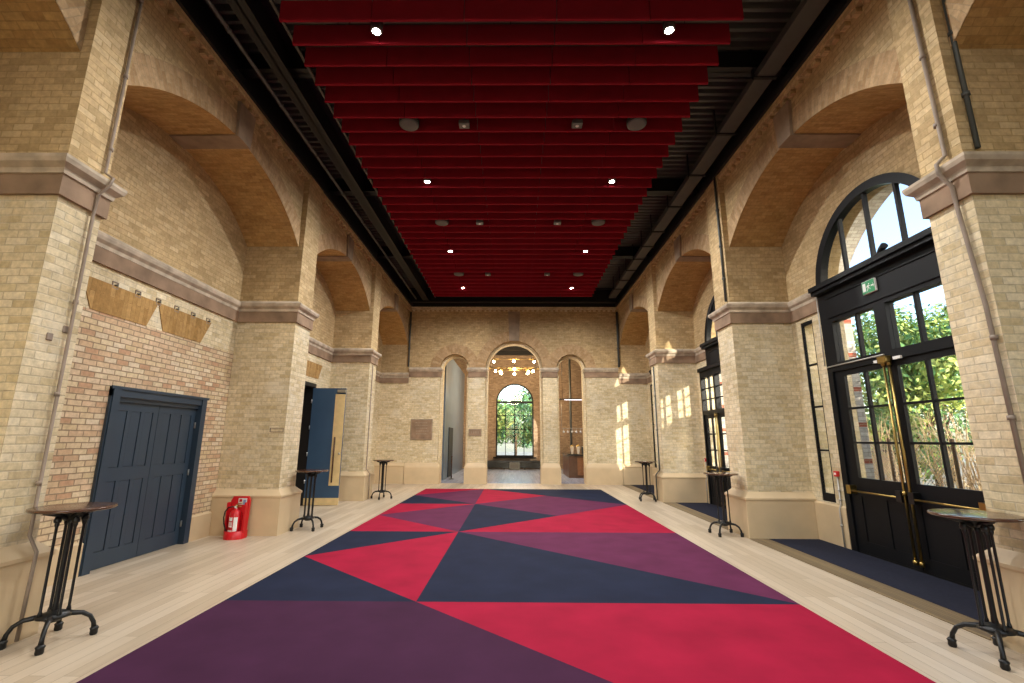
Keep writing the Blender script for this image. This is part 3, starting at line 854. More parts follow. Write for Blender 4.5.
p = MB(); p.lathe([(0, 0), (.05, 0), (.05, .012), (.012, .02), (.012, .07), (0, .07)], n=14); p.build('stand', M['iron'], t)
p = MB(); p.tube([(.0, .06, .06), (-.02, -.02, .10), (-.03, -.09, .125)], [.035, .045, .05], 12); p.build('lamp_head', M['iron'], t)
# call points and the conduits below them
for k, lab, lab2 in ((1, 'near glazed doors', 'near'), (2, 'second glazed doors', 'second')):
    y = DOORC[k]+(1.46 if k == 1 else 1.97)
    t = empty('fire_call_point', (XB, y, 1.12), label='small red fire alarm call point beside the '+lab, cat='alarm call point', group='red alarm call points')
    p = MB(); p.bbox(-.05, 0, -.045, .045, 0, .09, .006); p.build('casing', M['exred'], t)
    p = MB(); p.box(-.053, -.05, -.022, .022, .028, .062); p.build('push_plate', M['white'], t)
    p = MB(); p.tube([(XB-.02, y, 1.11), (XB-.02, y, .68), (XB-.06, y-.01, .6), (XB-.06, y-.02, .015)], .013, 8)
    for z in (.9, .75, .35): p.lathe([(.022, -.015), (.022, .015)], (XB-(.02 if z > .65 else .06), y-.01*(z < .5), z), 10)
    tag(p.build('alarm_conduit', M['conduit'], org=(XB-.02, y, 0)), 'pale conduit dropping from the red call point by the %s doors' % lab2, 'conduit')
p = MB(); p.tube([(XB-.06, DOORC[1]+1.31, 4.2), (XB-.06, DOORC[1]+1.33, 2.96)], .01, 8)
tag(p.build('door_cable', M['conduit'], org=(XB-.06, DOORC[1]+1.31, 3)), 'thin pale cable running down beside the near glazed doors frame', 'cable')

# ------------------------------------------------------------------ dark double door on the left
t = empty('door_1', (-XB, 7.26, 0), kind='structure')
f = MB(); f.recalc = False
for a, b in ((-1.0, -.86), (.86, 1.0)): f.box(-.1, .04, a, b, 0, 2.39); f.box(.04, .055, a+.02 if a < 0 else a, b if a < 0 else b-.02, 0, 2.36)
f.box(-.1, .04, -1.0, 1.0, 2.26, 2.39); f.box(.04, .06, -1.02, 1.02, 2.36, 2.40); f.box(-.1, -.0, -.86, .86, 2.2, 2.26); f.box(-.34, -.26, -1.0, 1.0, -.05, 2.39)
f.build('frame', M['doorblue'], t)
for sgn in (-1, 1):
    l = MB(); l.recalc = False
    a, b = sorted((.004*sgn, .855*sgn))
    X0, X1, XR = -.09, -.037, -.044
    st = .10
    zs = [(.006, .22), (1.12, 1.30), (2.08, 2.20)]
    for z0, z1 in zs: l.box(X0, X1, a, b, z0, z1)
    cols = [a, a+st, a+.305, a+.375, a+.50, a+.57, b-st, b]
    w_ = (b-a)
    cs = [(a, a+st), (a+w_/2-.16, a+w_/2-.09), (a+w_/2+.09, a+w_/2+.16), (b-st, b)]
    for c0, c1 in cs: l.box(X0, X1, c0, c1, .22, 1.12); l.box(X0, X1, c0, c1, 1.30, 2.08)
    l.box(X0, XR-.010, a+.01, b-.01, .03, 2.2)
    for (c0, c1) in ((cs[0][1], cs[1][0]), (cs[1][1], cs[2][0]), (cs[2][1], cs[3][0])):
        for (z0, z1) in ((.22, 1.12), (1.30, 2.08)):
            l.box(XR-.010, XR, c0+.010, c1-.010, z0+.010, z1-.010)
    lf = l.build('leaf', M['doorblue'], t)
    for z in (.32, 1.14, 1.92):
        h = MB(); h.tube([(-.022, .857*sgn, z-.05), (-.022, .857*sgn, z+.05)], .010, 8); h.box(-.029, -.02, .857*sgn-.02, .857*sgn+.02, z-.045, z+.045)
        h.build('hinge', M['steel'], lf)
# old gauged brick lintel above it and the metal brackets
l = MB(); l.recalc = False
def jk(y0, y1, yb0, yb1):
    x = -XB+.012
    l.face([(x, yb0, 3.33), (x, yb1, 3.33), (x, y1, 3.74), (x, y0, 3.74)], 0, uv=[(0, yb0), (0, yb1), (.41, y1), (.41, y0)])
    for (p, q) in (((yb0, 3.33), (yb1, 3.33)), ((yb1, 3.33), (y1, 3.74)), ((y1, 3.74), (y0, 3.74)), ((y0, 3.74), (yb0, 3.33))):
        l.face([(x, *p), (x, *q), (-XB-.01, *q), (-XB-.01, *p)], 0)
jk(5.55, 6.85, 5.75, 6.68); jk(6.85, 8.12, 7.02, 7.9)
jk(10.3, 13.1, 10.5, 12.9)
trim(l, M['jack'])
br = None
for i in range(6):
    y = 6.05+.396*i
    lab = 'small square metal bracket, %s of six above the dark double door' % ['the nearest', 'second nearest', 'third nearest', 'third farthest', 'second farthest', 'the farthest'][i]
    if br is None:
        br = empty('wall_bracket', (-XB, y, 3.70)); p = MB()
        for a, b, c, d in ((-.05, .05, 0, .012), (-.05, .05, .088, .10), (-.05, -.038, 0.012, .088), (.038, .05, 0.012, .088)): p.box(0, .012, a, b, c, d)
        p.build('bracket_frame', M['pipe'], br); t = br
        p = MB(); p.lathe([(.012, -.0), (.012, .045), (0, .045)], (0, 0, .05), 10, axis='x'); p.build('bolt', M['galv'], br)
    else: t = dup(br, loc=(-XB, y, 3.70))
    tag(t, lab, 'wall bracket', 'brackets above the dark double door')

# ------------------------------------------------------------------ open blue door on the left, second bay
t = empty('door_3', (-XB, 11.71, 0), kind='structure')
f = MB(); f.recalc = False
for a, b in ((-1.07, -.97), (.97, 1.07)): f.box(-.4, .03, a, b, 0, 3.18)
f.box(-.4, .03, -.97, .97, 3.08, 3.18)
f.build('frame', M['black'], t)
piv = empty('leaf', (.0, .96, 0), math.radians(4)); piv.parent = t
# leaf runs along +x from the hinge; its broad face looks back to the camera (-y)
l = MB(); l.recalc = False
Wd = .88
l.box(0, Wd, 0, .055, .19, 3.06, 0)
l.build('leaf_board', M['leafblue'], piv)
l = MB(); l.box(.0, Wd, -.003, .058, .012, .19); l.build('kick_plate', M['oak'], piv)
l = MB(); l.box(Wd-.27, Wd-.005, -.006, .0, .50, 2.90); l.build('timber_panel', M['oak'], piv)
l = MB(); l.tube([(Wd-.19, -.05, .58), (Wd-.19, -.05, 1.75)], .02, 10)
for z in (.7, 1.62): l.tube([(Wd-.19, -.05, z), (Wd-.19, 0, z)], .012, 8)
l.build('pull_handle', M['wood'], piv)
l = MB(); l.lathe([(.0, -.012), (.028, -.008), (.03, 0)], (Wd-.06, -.006, 1.32), 14, axis='y'); l.build('lock', M['steel'], piv)
l = MB(); l.bbox(Wd-.22, Wd+.02, -.06, 0, 2.94, 3.02, .008); l.build('door_closer', M['steel'], piv)
for z in (.6, 1.3, 2.0, 2.7):
    l = MB(); l.tube([(-.012, -.012, z-.05), (-.012, -.012, z+.05)], .014, 8); l.build('hinge', M['steel'], piv)
# passage behind the open door
p = MB(); p.recalc = False
x0, x1, y0, y1 = -XO, -6.55, 10.35, 13.05
p.face([(x1, y0, 0), (x1, y1, 0), (x1, y1, 3.3), (x1, y0, 3.3)])
for y in (y0, y1): p.face([(x0, y, 0), (x1, y, 0), (x1, y, 3.3), (x0, y, 3.3)])
p.face([(x0, y0, 3.3), (x1, y0, 3.3), (x1, y1, 3.3), (x0, y1, 3.3)])
tag(p.build('wall_passage', M['brownwall']), kind='structure')

# ------------------------------------------------------------------ poseur tables
def table(loc, rz):
    t = empty('poseur_table', loc, rz)
    p = MB(); p.lathe([(.0, 1.068), (.295, 1.072), (.306, 1.078), (.308, 1.088), (.304, 1.097), (.29, 1.10), (0, 1.10)], n=48); p.build('table_top', M['wood'], t)
    p = MB()
    p.lathe([(.0, .985), (.035, .99), (.05, 1.03), (.09, 1.05), (.10, 1.067), (0, 1.067)], n=20)
    for k in range(4):
        a = .5+k*PI/2; c, s_ = math.cos(a), math.sin(a)
        p.tube([(c*.03, s_*.03, 1.0), (c*.10, s_*.10, 1.035), (c*.2, s_*.2, 1.06)], [.022, .018, .014], 8)
        p.lathe([(.0, .965), (.026, .97), (.03, .99), (.022, 1.02), (0, 1.03)], (c*.095, s_*.095, 0), 10)
    p.build('top_bracket', M['iron'], t)
    p = MB(); p.lathe([(.022, .2), (.026, .25), (.02, .3), (.02, .95), (.03, .99), (0, .99)], n=14); p.build('centre_post', M['iron'], t)
    for k in range(4):
        a = .5+k*PI/2; c, s_ = math.cos(a)*.095, math.sin(a)*.095
        p = MB(); p.lathe([(.019, .21), (.017, .24), (.011, .26), (.011, .93), (.018, .95), (.018, .98)], (c, s_, 0), 10); p.build('rod', M['iron'], t)
    p = MB(); p.lathe([(0, .155), (.05, .16), (.075, .185), (.12, .195), (.125, .215), (.06, .235), (.03, .25), (0, .25)], n=20); p.build('hub', M['iron'], t)
    for k in range(4):
        a = k*PI/2; c, s_ = math.cos(a), math.sin(a)
        p = MB()
        pts = [(.05, .195), (.12, .205), (.19, .195), (.245, .16), (.275, .105), (.285, .05)]
        p.tube([(c*r, s_*r, z) for r, z in pts], [.024, .022, .019, .017, .017, .02], 8)
        f_ = p.build('foot', M['iron'], t)
        p = MB(); p.lathe([(.0, 0), (.024, 0), (.03, .012), (.028, .04), (.034, .055), (.02, .07), (0, .07)], (c*.288, s_*.288, 0), 12)
        p.tube([(c*.28, s_*.28, .03), (c*.312, s_*.312, .018)], [.022, .012], 8)
        p.build('foot_pad', M['iron'], f_)
    return t
T = [(-3.93, 4.38, 33, 'black iron poseur table with dark wood top at left, nearest the dark double door'),
     (-3.95, 9.48, 45, 'left-hand poseur table standing in front of the open blue door'),
     (-3.85, 14.26, 2, 'left-hand poseur table farthest away, near the end wall'),
     (3.97, 4.24, 49, 'black iron poseur table at right foreground in front of the glazed doors'),
     (3.94, 9.18, 47, 'right-hand poseur table standing before the second brick pier'),
     (3.88, 14.1, 35, 'right-hand poseur table farthest away, near the end wall')]
tb = None
for x, y, a, lab in T:
    if tb is None: tb = t = table((x, y, 0), math.radians(a))
    else: t = dup(tb, loc=(x, y, 0), rz=math.radians(a))
    tag(t, lab, 'bar table', 'tall iron tables along both walls')

# ------------------------------------------------------------------ fire extinguisher on its stand
ex, ey = -4.84, 8.60
t = empty('extinguisher_stand', (ex, ey, 0), label='red plastic stand holding the fire extinguisher against the beige plinth', cat='extinguisher stand')
p = MB(); p.recalc = False
n = 20
ring = lambda r, z: [(r*math.cos(-PI+PI*i/n), -.0+r*math.sin(-PI+PI*i/n)*.95, z) for i in range(n+1)]
ro, rt_, ri = ring(.17, 0), ring(.165, .13), ring(.13, .13)
rb = ring(.13, .03)
for A, B in ((ro, rt_), (rt_, ri), (ri, rb)):
    for i in range(n): p.face([A[i], A[i+1], B[i+1], B[i]], smooth=True)
p.face(rb[::-1]); p.face([(-.17, 0, 0), (.17, 0, 0), (.17, .10, 0), (-.17, .10, 0)])
p.box(-.17, .17, .0, .1, .0, .13)
p.build('base', M['standred'], t)
p = MB(); p.recalc = False
prof = [(-.165, .1), (.165, .1), (.165, .62), (.13, .69), (-.13, .69), (-.165, .62)]
def yz(z): return .02+.06*(z/.69)
fr_ = [(x, yz(z)-.01, z) for x, z in prof]; bk = [(x, yz(z)+.045, z) for x, z in prof]
p.face(fr_); p.face(bk[::-1])
for i in range(6): j = (i+1) % 6; p.face([fr_[i], fr_[j], bk[j], bk[i]])
for sx in (-1, 1): p.box(sx*.165, sx*.145, -.05, .03, .1, .6)
p.build('back_panel', M['standred'], t)
p = MB(); p.box(-.03, .12, .058, .0615, .54, .66); p.build('notice_plate', M['white'], t)
p = MB(); p.box(-.015, .035, .0555, .0575, .60, .645); p.build('notice_red_symbol', M['exred'], t)
p = MB(); p.box(.055, .105, .0555, .0575, .555, .635); p.build('notice_blue_panel', plain('notice_blue', '#8FA0C8', .5), t)
t = empty('fire_extinguisher', (ex-.01, ey-.02, .032), label='red fire extinguisher with black hose standing in the red stand', cat='fire extinguisher')
p = MB(); p.lathe([(0, 0), (.088, 0), (.098, .012), (.098, .36), (.088, .405), (.055, .435), (.03, .445), (.03, .47), (0, .47)], n=32); p.build('cylinder', M['exred'], t)
p = MB(); p.lathe([(.024, .45), (.024, .49), (.018, .5), (.018, .53), (0, .53)], n=14); p.tube([(0, 0, .49), (-.05, -.01, .5)], .012, 8); p.build('valve', M['brass'], t)
p = MB(); p.tube([(0, 0, .52), (.02, .0, .545), (.10, .0, .56)], .010, 8); p.tube([(0, 0, .50), (.03, 0, .505), (.09, 0, .50)], .009, 8); p.build('lever', M['brass'], t)
p = MB(); p.lathe([(.016, 0), (.018, .012), (0, .014)], (0, -.036, .49), 12, axis='y'); p.build('gauge', M['white'], t)
p = MB(); p.tube([(-.05, -.01, .50), (-.12, -.03, .485), (-.165, -.04, .42), (-.175, -.045, .32), (-.16, -.045, .22), (-.13, -.045, .14), (-.118, -.045, .10)], [.011]*6+[.014], 10); p.build('hose', M['rubber'], t)
p = MB(); p.recalc = False
def strip(a0, a1, z0, z1, r=.0988):
    m_ = 8
    for i in range(m_):
        b0 = a0+(a1-a0)*i/m_; b1 = a0+(a1-a0)*(i+1)/m_
        p.face([(r*math.cos(b0), r*math.sin(b0), z0), (r*math.cos(b1), r*math.sin(b1), z0), (r*math.cos(b1), r*math.sin(b1), z1), (r*math.cos(b0), r*math.sin(b0), z1)])
A0 = -PI/2
strip(A0-.55, A0+.1, .27, .33); strip(A0+.3, A0+.95, .10, .33, .0986)
for z in (.23, .20, .17): strip(A0-.55, A0+.15, z, z+.018)
strip(A0-.75, A0+.2, .05, .12)
for z in (.13, .16, .19, .22, .25, .28): pass
p.build('label', M['white'], t)

# ------------------------------------------------------------------ pipes on piers, plaques, boxes
def pipe(name, pts, r, mat, lab, clips=(), cat='pipe'):
    p = MB(); p.tube(pts, r, 10)
    for c in clips: p.lathe([(r*1.5, -.02), (r*1.5, .02)], c, 10)
    return tag(p.build(name, mat, org=pts[-1]), lab, cat)
x = -XN
pipe('wall_pipe', [(x+.03, 4.40, ZT), (x+.03, 4.38, 4.42), (x+.145, 4.36, 4.34), (x+.14, 4.34, 4.25), (x+.055, 4.33, 4.14), (x+.04, 4.33, 3.9), (x+.03, 4.36, .85), (x+.14, 4.34, .72), (x+.13, 4.33, .02)], .015, M['pipe'],
     'brown painted pipe running down the nearest left brick pier', [(x+.03, 4.39, z) for z in (6.6, 5.6, 4.7)] + [(x+.03, 4.345, z) for z in (3.0, 2.1, 1.3)])
pipe('wall_pipe', [(XN-.03, 4.18, ZT), (XN-.03, 4.14, 4.45), (XN-.145, 4.13, 4.34), (XN-.14, 4.13, 4.24), (XN-.05, 4.12, 4.1), (XN-.04, 4.12, 3.9), (XN-.03, 4.06, 2.9), (XN-.03, 4.03, .79)], .019, M['pipe'],
     'brown pipe down the inner face of the nearest right brick pier', [(XN-.03, 4.16, z) for z in (6.4, 5.6, 4.8)] + [(XN-.03, 4.05, z) for z in (2.6, 1.9, 1.2)])
pipe('wall_pipe', [(XN+.12, 4.0-.03, ZT), (XN+.12, 4.0-.03, 4.42)], .022, M['pipedark'], 'dark grey pipe above the cornice on the nearest right pier front', [(XN+.12, 3.97, z) for z in (6.4, 5.7, 5.0)])
pipe('wall_pipe', [(XN-.03, 8.99, ZT), (XN-.03, 8.99, 4.42)], .024, M['pipedark'], 'dark pipe above the cornice on the second right pier', [(XN-.03, 8.99, z) for z in (6.4, 5.6, 4.9)])
pipe('wall_pipe', [(-4.32, YE-.06, 6.95), (-4.32, YE-.06, 4.62)], .035, M['pipedark'], 'dark downpipe in the upper left corner of the end wall', [(-4.32, YE-.06, z) for z in (6.4, 5.4)])
pipe('wall_pipe', [(4.32, YE-.06, 6.95), (4.32, YE-.06, 4.62)], .045, M['pipedark'], 'dark downpipe in the upper right corner of the end wall', [(4.32, YE-.06, z) for z in (6.4, 5.4)])
pipe('wall_pipe', [(XN-.02, 14.1, 3.9), (XN-.02, 14.1, .85), (XN-.13, 14.1, .72), (XN-.13, 14.1, .02)], .018, M['pipedark'], 'thin dark pipe down the third right pier', [(XN-.02, 14.1, z) for z in (3, 2)])
pipe('wall_pipe', [(x+.02, 14.0, 3.9), (x+.02, 14.0, .85), (x+.13, 14.0, .72), (x+.13, 14.0, .02)], .014, M['pipe'], 'thin pipe down the third left pier', [(x+.02, 14.0, z) for z in (3, 2)])
# old iron anchors / boxes in the first left pier
for y, z, lab in ((4.19, 2.62, 'dark iron stub set in the nearest left pier, left of its pipe'), (4.33, 2.72, 'square iron stub beside the pipe on the nearest left pier')):
    p = MB(); p.bbox(-XN-.005, -XN+.012, y-.03, y+.03, z-.035, z+.035, .006); tag(p.build('iron_stub', M['pipe'], org=(-XN, y, z)), lab, 'iron stub')
p = MB()
for a, b, c, d in ((-.13, .13, 0, .012), (-.13, .13, .068, .08), (-.13, -.118, .012, .068), (.118, .13, .012, .068)): p.box(-4.44+a, -4.44+b, 8.888, 8.902, 1.82+c, 1.82+d)
tag(p.build('wall_frame', M['pipe'], org=(-4.44, 8.9, 1.86)), 'small empty rectangular metal frame on the second left brick pier', 'metal frame')
# plaques on the end wall
def plaque(cx, z0, z1, w, lab):
    t = empty('wall_plaque', (cx, YE, (z0+z1)/2), label=lab, cat='plaque')
    h = (z1-z0)/2
    p = MB(); p.bbox(-w/2, w/2, -.035, 0, -h, h, .012); p.build('slab', M['stonegrey'], t)
    p = MB(); p.box(-w/2+.05, w/2-.05, -.040, -.035, -h+.05, h-.05); p.build('inset', M['stone'], t)
    return t, w, h
t, w_, h_ = plaque(-3.68, 1.68, 2.50, .88, 'large square carved stone plaque left of the left arch')
p = MB()
rr = random.Random(3)
for r in range(5):
    z = .24-r*.11
    x_ = -.26+rr.random()*.06
    while x_ < .24:
        l_ = .03+rr.random()*.05; p.box(x_, min(x_+l_, .3), -.046, -.040, z, z+.05); x_ += l_+.018
p.build('carved_relief', M['stonegrey'], t)
t, w_, h_ = plaque(-1.53, 1.84, 2.12, .52, 'small oblong stone plaque between the left and middle arches')
p = MB()
for i in range(4): p.box(-.17+i*.09, -.12+i*.09, -.046, -.040, -.05, .05)
p.build('carved_relief', M['stonegrey'], t)

# ------------------------------------------------------------------ room beyond the arches
f = MB(); f.recalc = False
YF = 29.0
slab(f, 'y', YF, YF+.35, -XO, XO, 0, 7.4, [(-1.08, 1.22, .68, 3.97, True)], 0)
tag(f.build('wall_bar_end', M['brownwall']), kind='structure')
f = MB(); f.box(-XO, -XO+.2, YE+.62, YF, 0, 7.4); tag(f.build('wall_bar_left', M['brownwall']), kind='structure')
f = MB(); f.recalc = False; slab(f, 'x', XO-.25, XO, YE+.62, YF, 0, 7.4, [(20.3, 22.4, .7, 4.2, True)], 0); tag(f.build('wall_bar_right', M['brownwall']), kind='structure')
f = MB(); f.box(-XO, XO, YE+.62, YF+.3, 7.2, 7.4)
for i in range(6): f.box(-XO, XO, YE+1.5+i*1.6, YE+1.68+i*1.6, 6.85, 7.2)
tag(f.build('ceiling_bar', M['black']), kind='structure')
t = empty('window_9', (.07, YF, .68), kind='structure')
p = MB(); p.recalc = False
H = 3.29
for a, b in ((-1.15, -1.07), (1.07, 1.15), (-.03, .03)): p.box(0, .1, a, b, 0, H) if False else p.box(a, b, -.02, .08, 0, H)
p.box(-1.15, 1.15, -.02, .08, 0, .1); p.box(-1.15, 1.15, -.04, .1, H-.06, H+.06)
for x_ in (-.56, .56): p.box(x_-.018, x_+.018, 0, .06, 0, H)
for i in range(1, 4): p.box(-1.1, 1.1, 0, .06, i*H/4-.018, i*H/4+.018)
for x_ in (-.56, 0, .56): p.box(x_-.018, x_+.018, 0, .06, H, H+math.sqrt(1.1**2-x_*x_))
for i in range(28):
    a0, a1 = PI*i/28, PI*(i+1)/28
    g = lambda r, a, y: (-r*math.cos(a), y, H+r*math.sin(a))
    for (ra, ya, rb_, yb) in ((1.07, -.02, 1.15, -.02), (1.07, -.02, 1.07, .08)):
        p.face([g(ra, a0, ya), g(ra, a1, ya), g(rb_, a1, yb), g(rb_, a0, yb)])
p.build('frame', M['doorblack'], t)
p = MB(); p.recalc = False
pts = [(-1.1, .03, 0), (1.1, .03, 0)] + [(1.1*math.cos(PI*i/24), .03, H+1.1*math.sin(PI*i/24)) for i in range(25)]
p.face(pts); p.build('glass', M['glass'], t)
p = MB(); p.box(-1.3, 1.3, -.18, .02, -.06, 0); p.build('sill', M['doorblack'], t)
# dark partition on the left, seen through the left arch
p = MB(); p.box(-3.35, -3.0, 20.6, 28.3, 0, 5.6); tag(p.build('wall_partition', M['sheenpanel']), kind='structure')
p = MB(); p.box(-2.995, -2.965, 21.9, 23.3, .02, 2.25); tag(p.build('gap_panel', M['rubber'], org=(-2.98, 22.6, 0)), 'tall narrow black sheet standing in for the dark door gap in the partition', 'panel')  # black sheet drawn in place of a dark door gap
t = empty('barrier_post', (-2.72, 21.2, 0), label='slim brown post on a round foot inside the left arch', cat='post')
p = MB(); p.lathe([(0, 0), (.13, 0), (.13, .015), (.03, .03), (0, .03)], n=20); p.build('foot', M['iron'], t)
p = MB(); p.lathe([(.028, .03), (.028, .95), (.04, .98), (0, 1.0)], n=14); p.build('pole', M['wood'], t)
# bench below the far window
t = empty('window_bench', (.05, 28.3, 0), label='dark low bench under the far arched window', cat='bench')
p = MB(); p.bbox(-2.1, 2.1, -.25, .25, .42, .5, .01); p.build('seat', M['bartop'], t)
for x_ in (-1.9, -.6, .6, 1.9): p = MB(); p.box(x_-.04, x_+.04, -.2, .2, 0, .42); p.build('leg', M['bartop'], t)
p = MB(); p.box(-2.1, 2.1, .22, .25, .06, .42); p.build('back_rail', M['bartop'], t)
t = empty('equipment_box', (.05, 27.9, 0), label='small grey box on the floor in front of the far bench', cat='box')
p = MB(); p.bbox(-.3, .3, -.12, .12, 0, .42, .02); p.build('casing', M['galv'], t)
p = MB(); p.box(-.22, .22, -.128, -.12, .1, .3); p.build('grille', M['spk'], t)
# chandelier
t = empty('chandelier', (.02, 24, 5.3), label='brass rail chandelier with globe bulbs hanging beyond the middle arch', cat='chandelier')
p = MB()
for y in (-.35, .35):
    p.tube([(-1.25, y, 0), (1.25, y, 0)], .016, 8)
for x_ in (-1.25, 1.25, 0): p.tube([(x_, -.35, 0), (x_, .35, 0)], .016, 8)
p.tube([(-1.1, 0, .52), (1.1, 0, .52)], .014, 8)
p.build('rail', M['brass'], t)
p = MB()
for x_ in (-.9, .9): p.tube([(x_, 0, .52), (x_, 0, 1.55)], .012, 6); 
for x_ in (-1.25, 0, 1.25):
    for y in (-.35, .35): p.tube([(x_, y, 0), (x_*.8, 0, .52)], .008, 6)
p.build('hanger', M['iron'], t)
BU = [(-1.06, 0, .38), (-.01, 0, .40), (1.05, 0, .38), (-.95, -.35, -.17), (-.72, .35, -.10), (-.66, -.35, -.29), (.02, -.35, -.06), (.02, .35, -.2), (.02, -.35, -.32), (.69, -.35, -.28), (.76, .35, -.10), (.97, -.35, -.17)]
for q in BU:
    p = MB(); p.lathe([(0, -.07), (.045, -.05), (.07, 0), (.045, .05), (.02, .075), (0, .075)], q, 14); b_ = p.build('bulb', M['bulb'], t)
    p = MB(); top = .52 if q[2] > 0 else 0
    p.tube([(q[0], q[1], q[2]+.07), (q[0], q[1], top)], .014, 6); p.build('lamp_holder', M['brass'], b_)
l = bpy.data.lights.new('chandelier_glow', 'POINT'); l.energy = 1100; l.color = (1, .72, .42); l.shadow_soft_size = .6
o = bpy.data.objects.new('chandelier_glow', l); COL.objects.link(o); o.location = (0, 0, -.55); o.parent = t
# bar seen through the right arch
t = empty('bar_counter', (3.1, 22.2, 0), label='wooden bar counter with dark top seen through the right arch', cat='bar counter')
p = MB(); p.recalc = False
p.box(-.2, 1.8, 0, .08, .08, .98); p.box(-.55, -.2, 0, 2.6, .0, .98); p.box(-.2, 1.8, 0, .6, 0, .08)
p.build('front', M['barwood'], t)
p = MB(); p.recalc = False; p.box(-.26, 1.85, -.12, .55, .98, 1.04); p.box(-.62, -.1, -.1, 2.7, 1.0, 1.06); p.build('worktop', M['bartop'], t)
p = MB(); p.box(-.15, .3, -.01, 0, .12, .9); p.box(.36, .8, -.01, 0, .12, .9); p.box(.86, 1.3, -.01, 0, .12, .9); p.build('front_panel', plain('bar_front_tan', '#8A5A36', .4, noise=.2), t)
t = empty('coffee_machine', (3.5, 22.35, 1.04), label='black and steel machine standing on the bar counter', cat='coffee machine')
p = MB(); p.bbox(-.3, .32, -.2, .2, .02, .34, .02); p.build('body', M['rubber'], t)
p = MB(); p.bbox(-.28, .30, -.19, .19, .34, .38, .01); p.build('cup_rail', M['steel'], t)
for x_ in (-.12, .14): p = MB(); p.lathe([(.03, .0), (.035, .06), (0, .06)], (x_, -.23, .14), 12); p.tube([(x_, -.23, .18), (x_, -.34, .16)], .012, 6); p.build('filter_handle', M['steel'], t)
gl = None
for i, (x_, lab) in enumerate(((2.72, 'pale glass jar on the bar counter, the left one'), (3.0, 'pale glass jar on the bar counter, the right one'))):
    if gl is None:
        gl = t = empty('glass_jar', (x_, 22.15, 1.06)); p = MB(); p.lathe([(.05, 0), (.055, .02), (.09, .3), (.10, .34), (.085, .34), (.05, .04), (0, .04)], n=18); p.build('jar', plain('jar_cream', '#D8C8B0', .25), t)
        p = MB(); p.lathe([(.10, .34), (.10, .37), (.02, .40), (.02, .43), (0, .43)], n=18); p.build('lid', M['brass'], t)
    else: t = dup(gl, loc=(x_, 22.15, 1.06))
    tag(t, lab, 'jar', 'jars on the bar')
t = empty('bar_light_rail', (2.95, 22.6, 3.6), label='slim white light rail hanging above the bar', cat='hanging light')
p = MB(); p.bbox(-.75, .95, -.12, .12, 0, .05, .01); p.build('tray', M['duct'], t)
p = MB(); p.box(-.5, .9, -.06, .06, -.012, 0); p.build('diffuser', emis('bar_light', '#F4F2FF', 3), t)
for x_ in (-.6, .8): p = MB(); p.tube([(x_, 0, .05), (x_, 0, 3.24)], .01, 6); p.build('hanger', M['iron'], t)
t = empty('glass_rack', (2.9, 22.7, 2.15), label='small hanging rack with upside-down glasses above the bar', cat='glass rack')
p = MB(); p.tube([(-.6, 0, .1), (.8, 0, .1)], .012, 8); p.tube([(-.6, 0, .1), (-.6, 0, 1.4)], .008, 6); p.tube([(.8, 0, .1), (.8, 0, 1.4)], .008, 6); p.build('rail', M['steel'], t)
for i in range(6):
    p = MB(); p.lathe([(.045, -.12), (.05, -.06), (.02, -.02), (.008, .0), (.008, .08), (.04, .09)], (-.5+i*.2, 0, 0), 12); p.build('wine_glass', plain('pale_glass', '#C8CCD0', .1), t)
pipe('wall_pipe', [(3.05, 25.2, 7.2), (3.05, 25.2, .02)], .06, M['pipedark'], 'tall dark post behind the bar seen through the right arch', (), 'post')

# ------------------------------------------------------------------ outside
g = MB(); g.box(XO, 60, -40, 60, -.35, -.05); g.box(-40, XO, 29.4, 70, -.35, -.05)
tag(g.build('ground', M['ground']), kind='structure')
# porch piers with red bands and porch arches outside the glazed doors
def porch(a, b):
    w = MB(); w.recalc = False
    xo0, xo1 = XO+.02, 6.85
    for (y0, y1) in (([(a-.45, a)] if a < 5 else [])+[(b, b+.47)]):
        z = 0; i = 0
        while z < 7.2:
            h = .60 if i % 2 == 0 else .085
            h = min(h, 7.3-z)
            w.box(xo0, xo1, y0, y1, z-.05 if z == 0 else z, z+h, i % 2); z += h; i += 1
    A = arc(a, b, 4.95, 6.28); acc = 0
    for p, q in zip(A, A[1:]):
        l = math.hypot(q[0]-p[0], q[1]-p[1])
        w.face([(xo0, *p), (xo1, *p), (xo1, *q), (xo0, *q)], 0, uv=[(0, acc), (xo1-xo0, acc), (xo1-xo0, acc+l), (0, acc+l)]); acc += l
        for xx in (xo0, xo1): w.face([(xx, *p), (xx, *q), (xx, q[0], 7.3), (xx, p[0], 7.3)], 0)
    tag(w.build('wall_porch', [M['extbrick'], M['extred']]), kind='structure')
for a, b in ((4.25, 9.2), (9.67, 13.98), (14.45, 19.1)): porch(a, b)

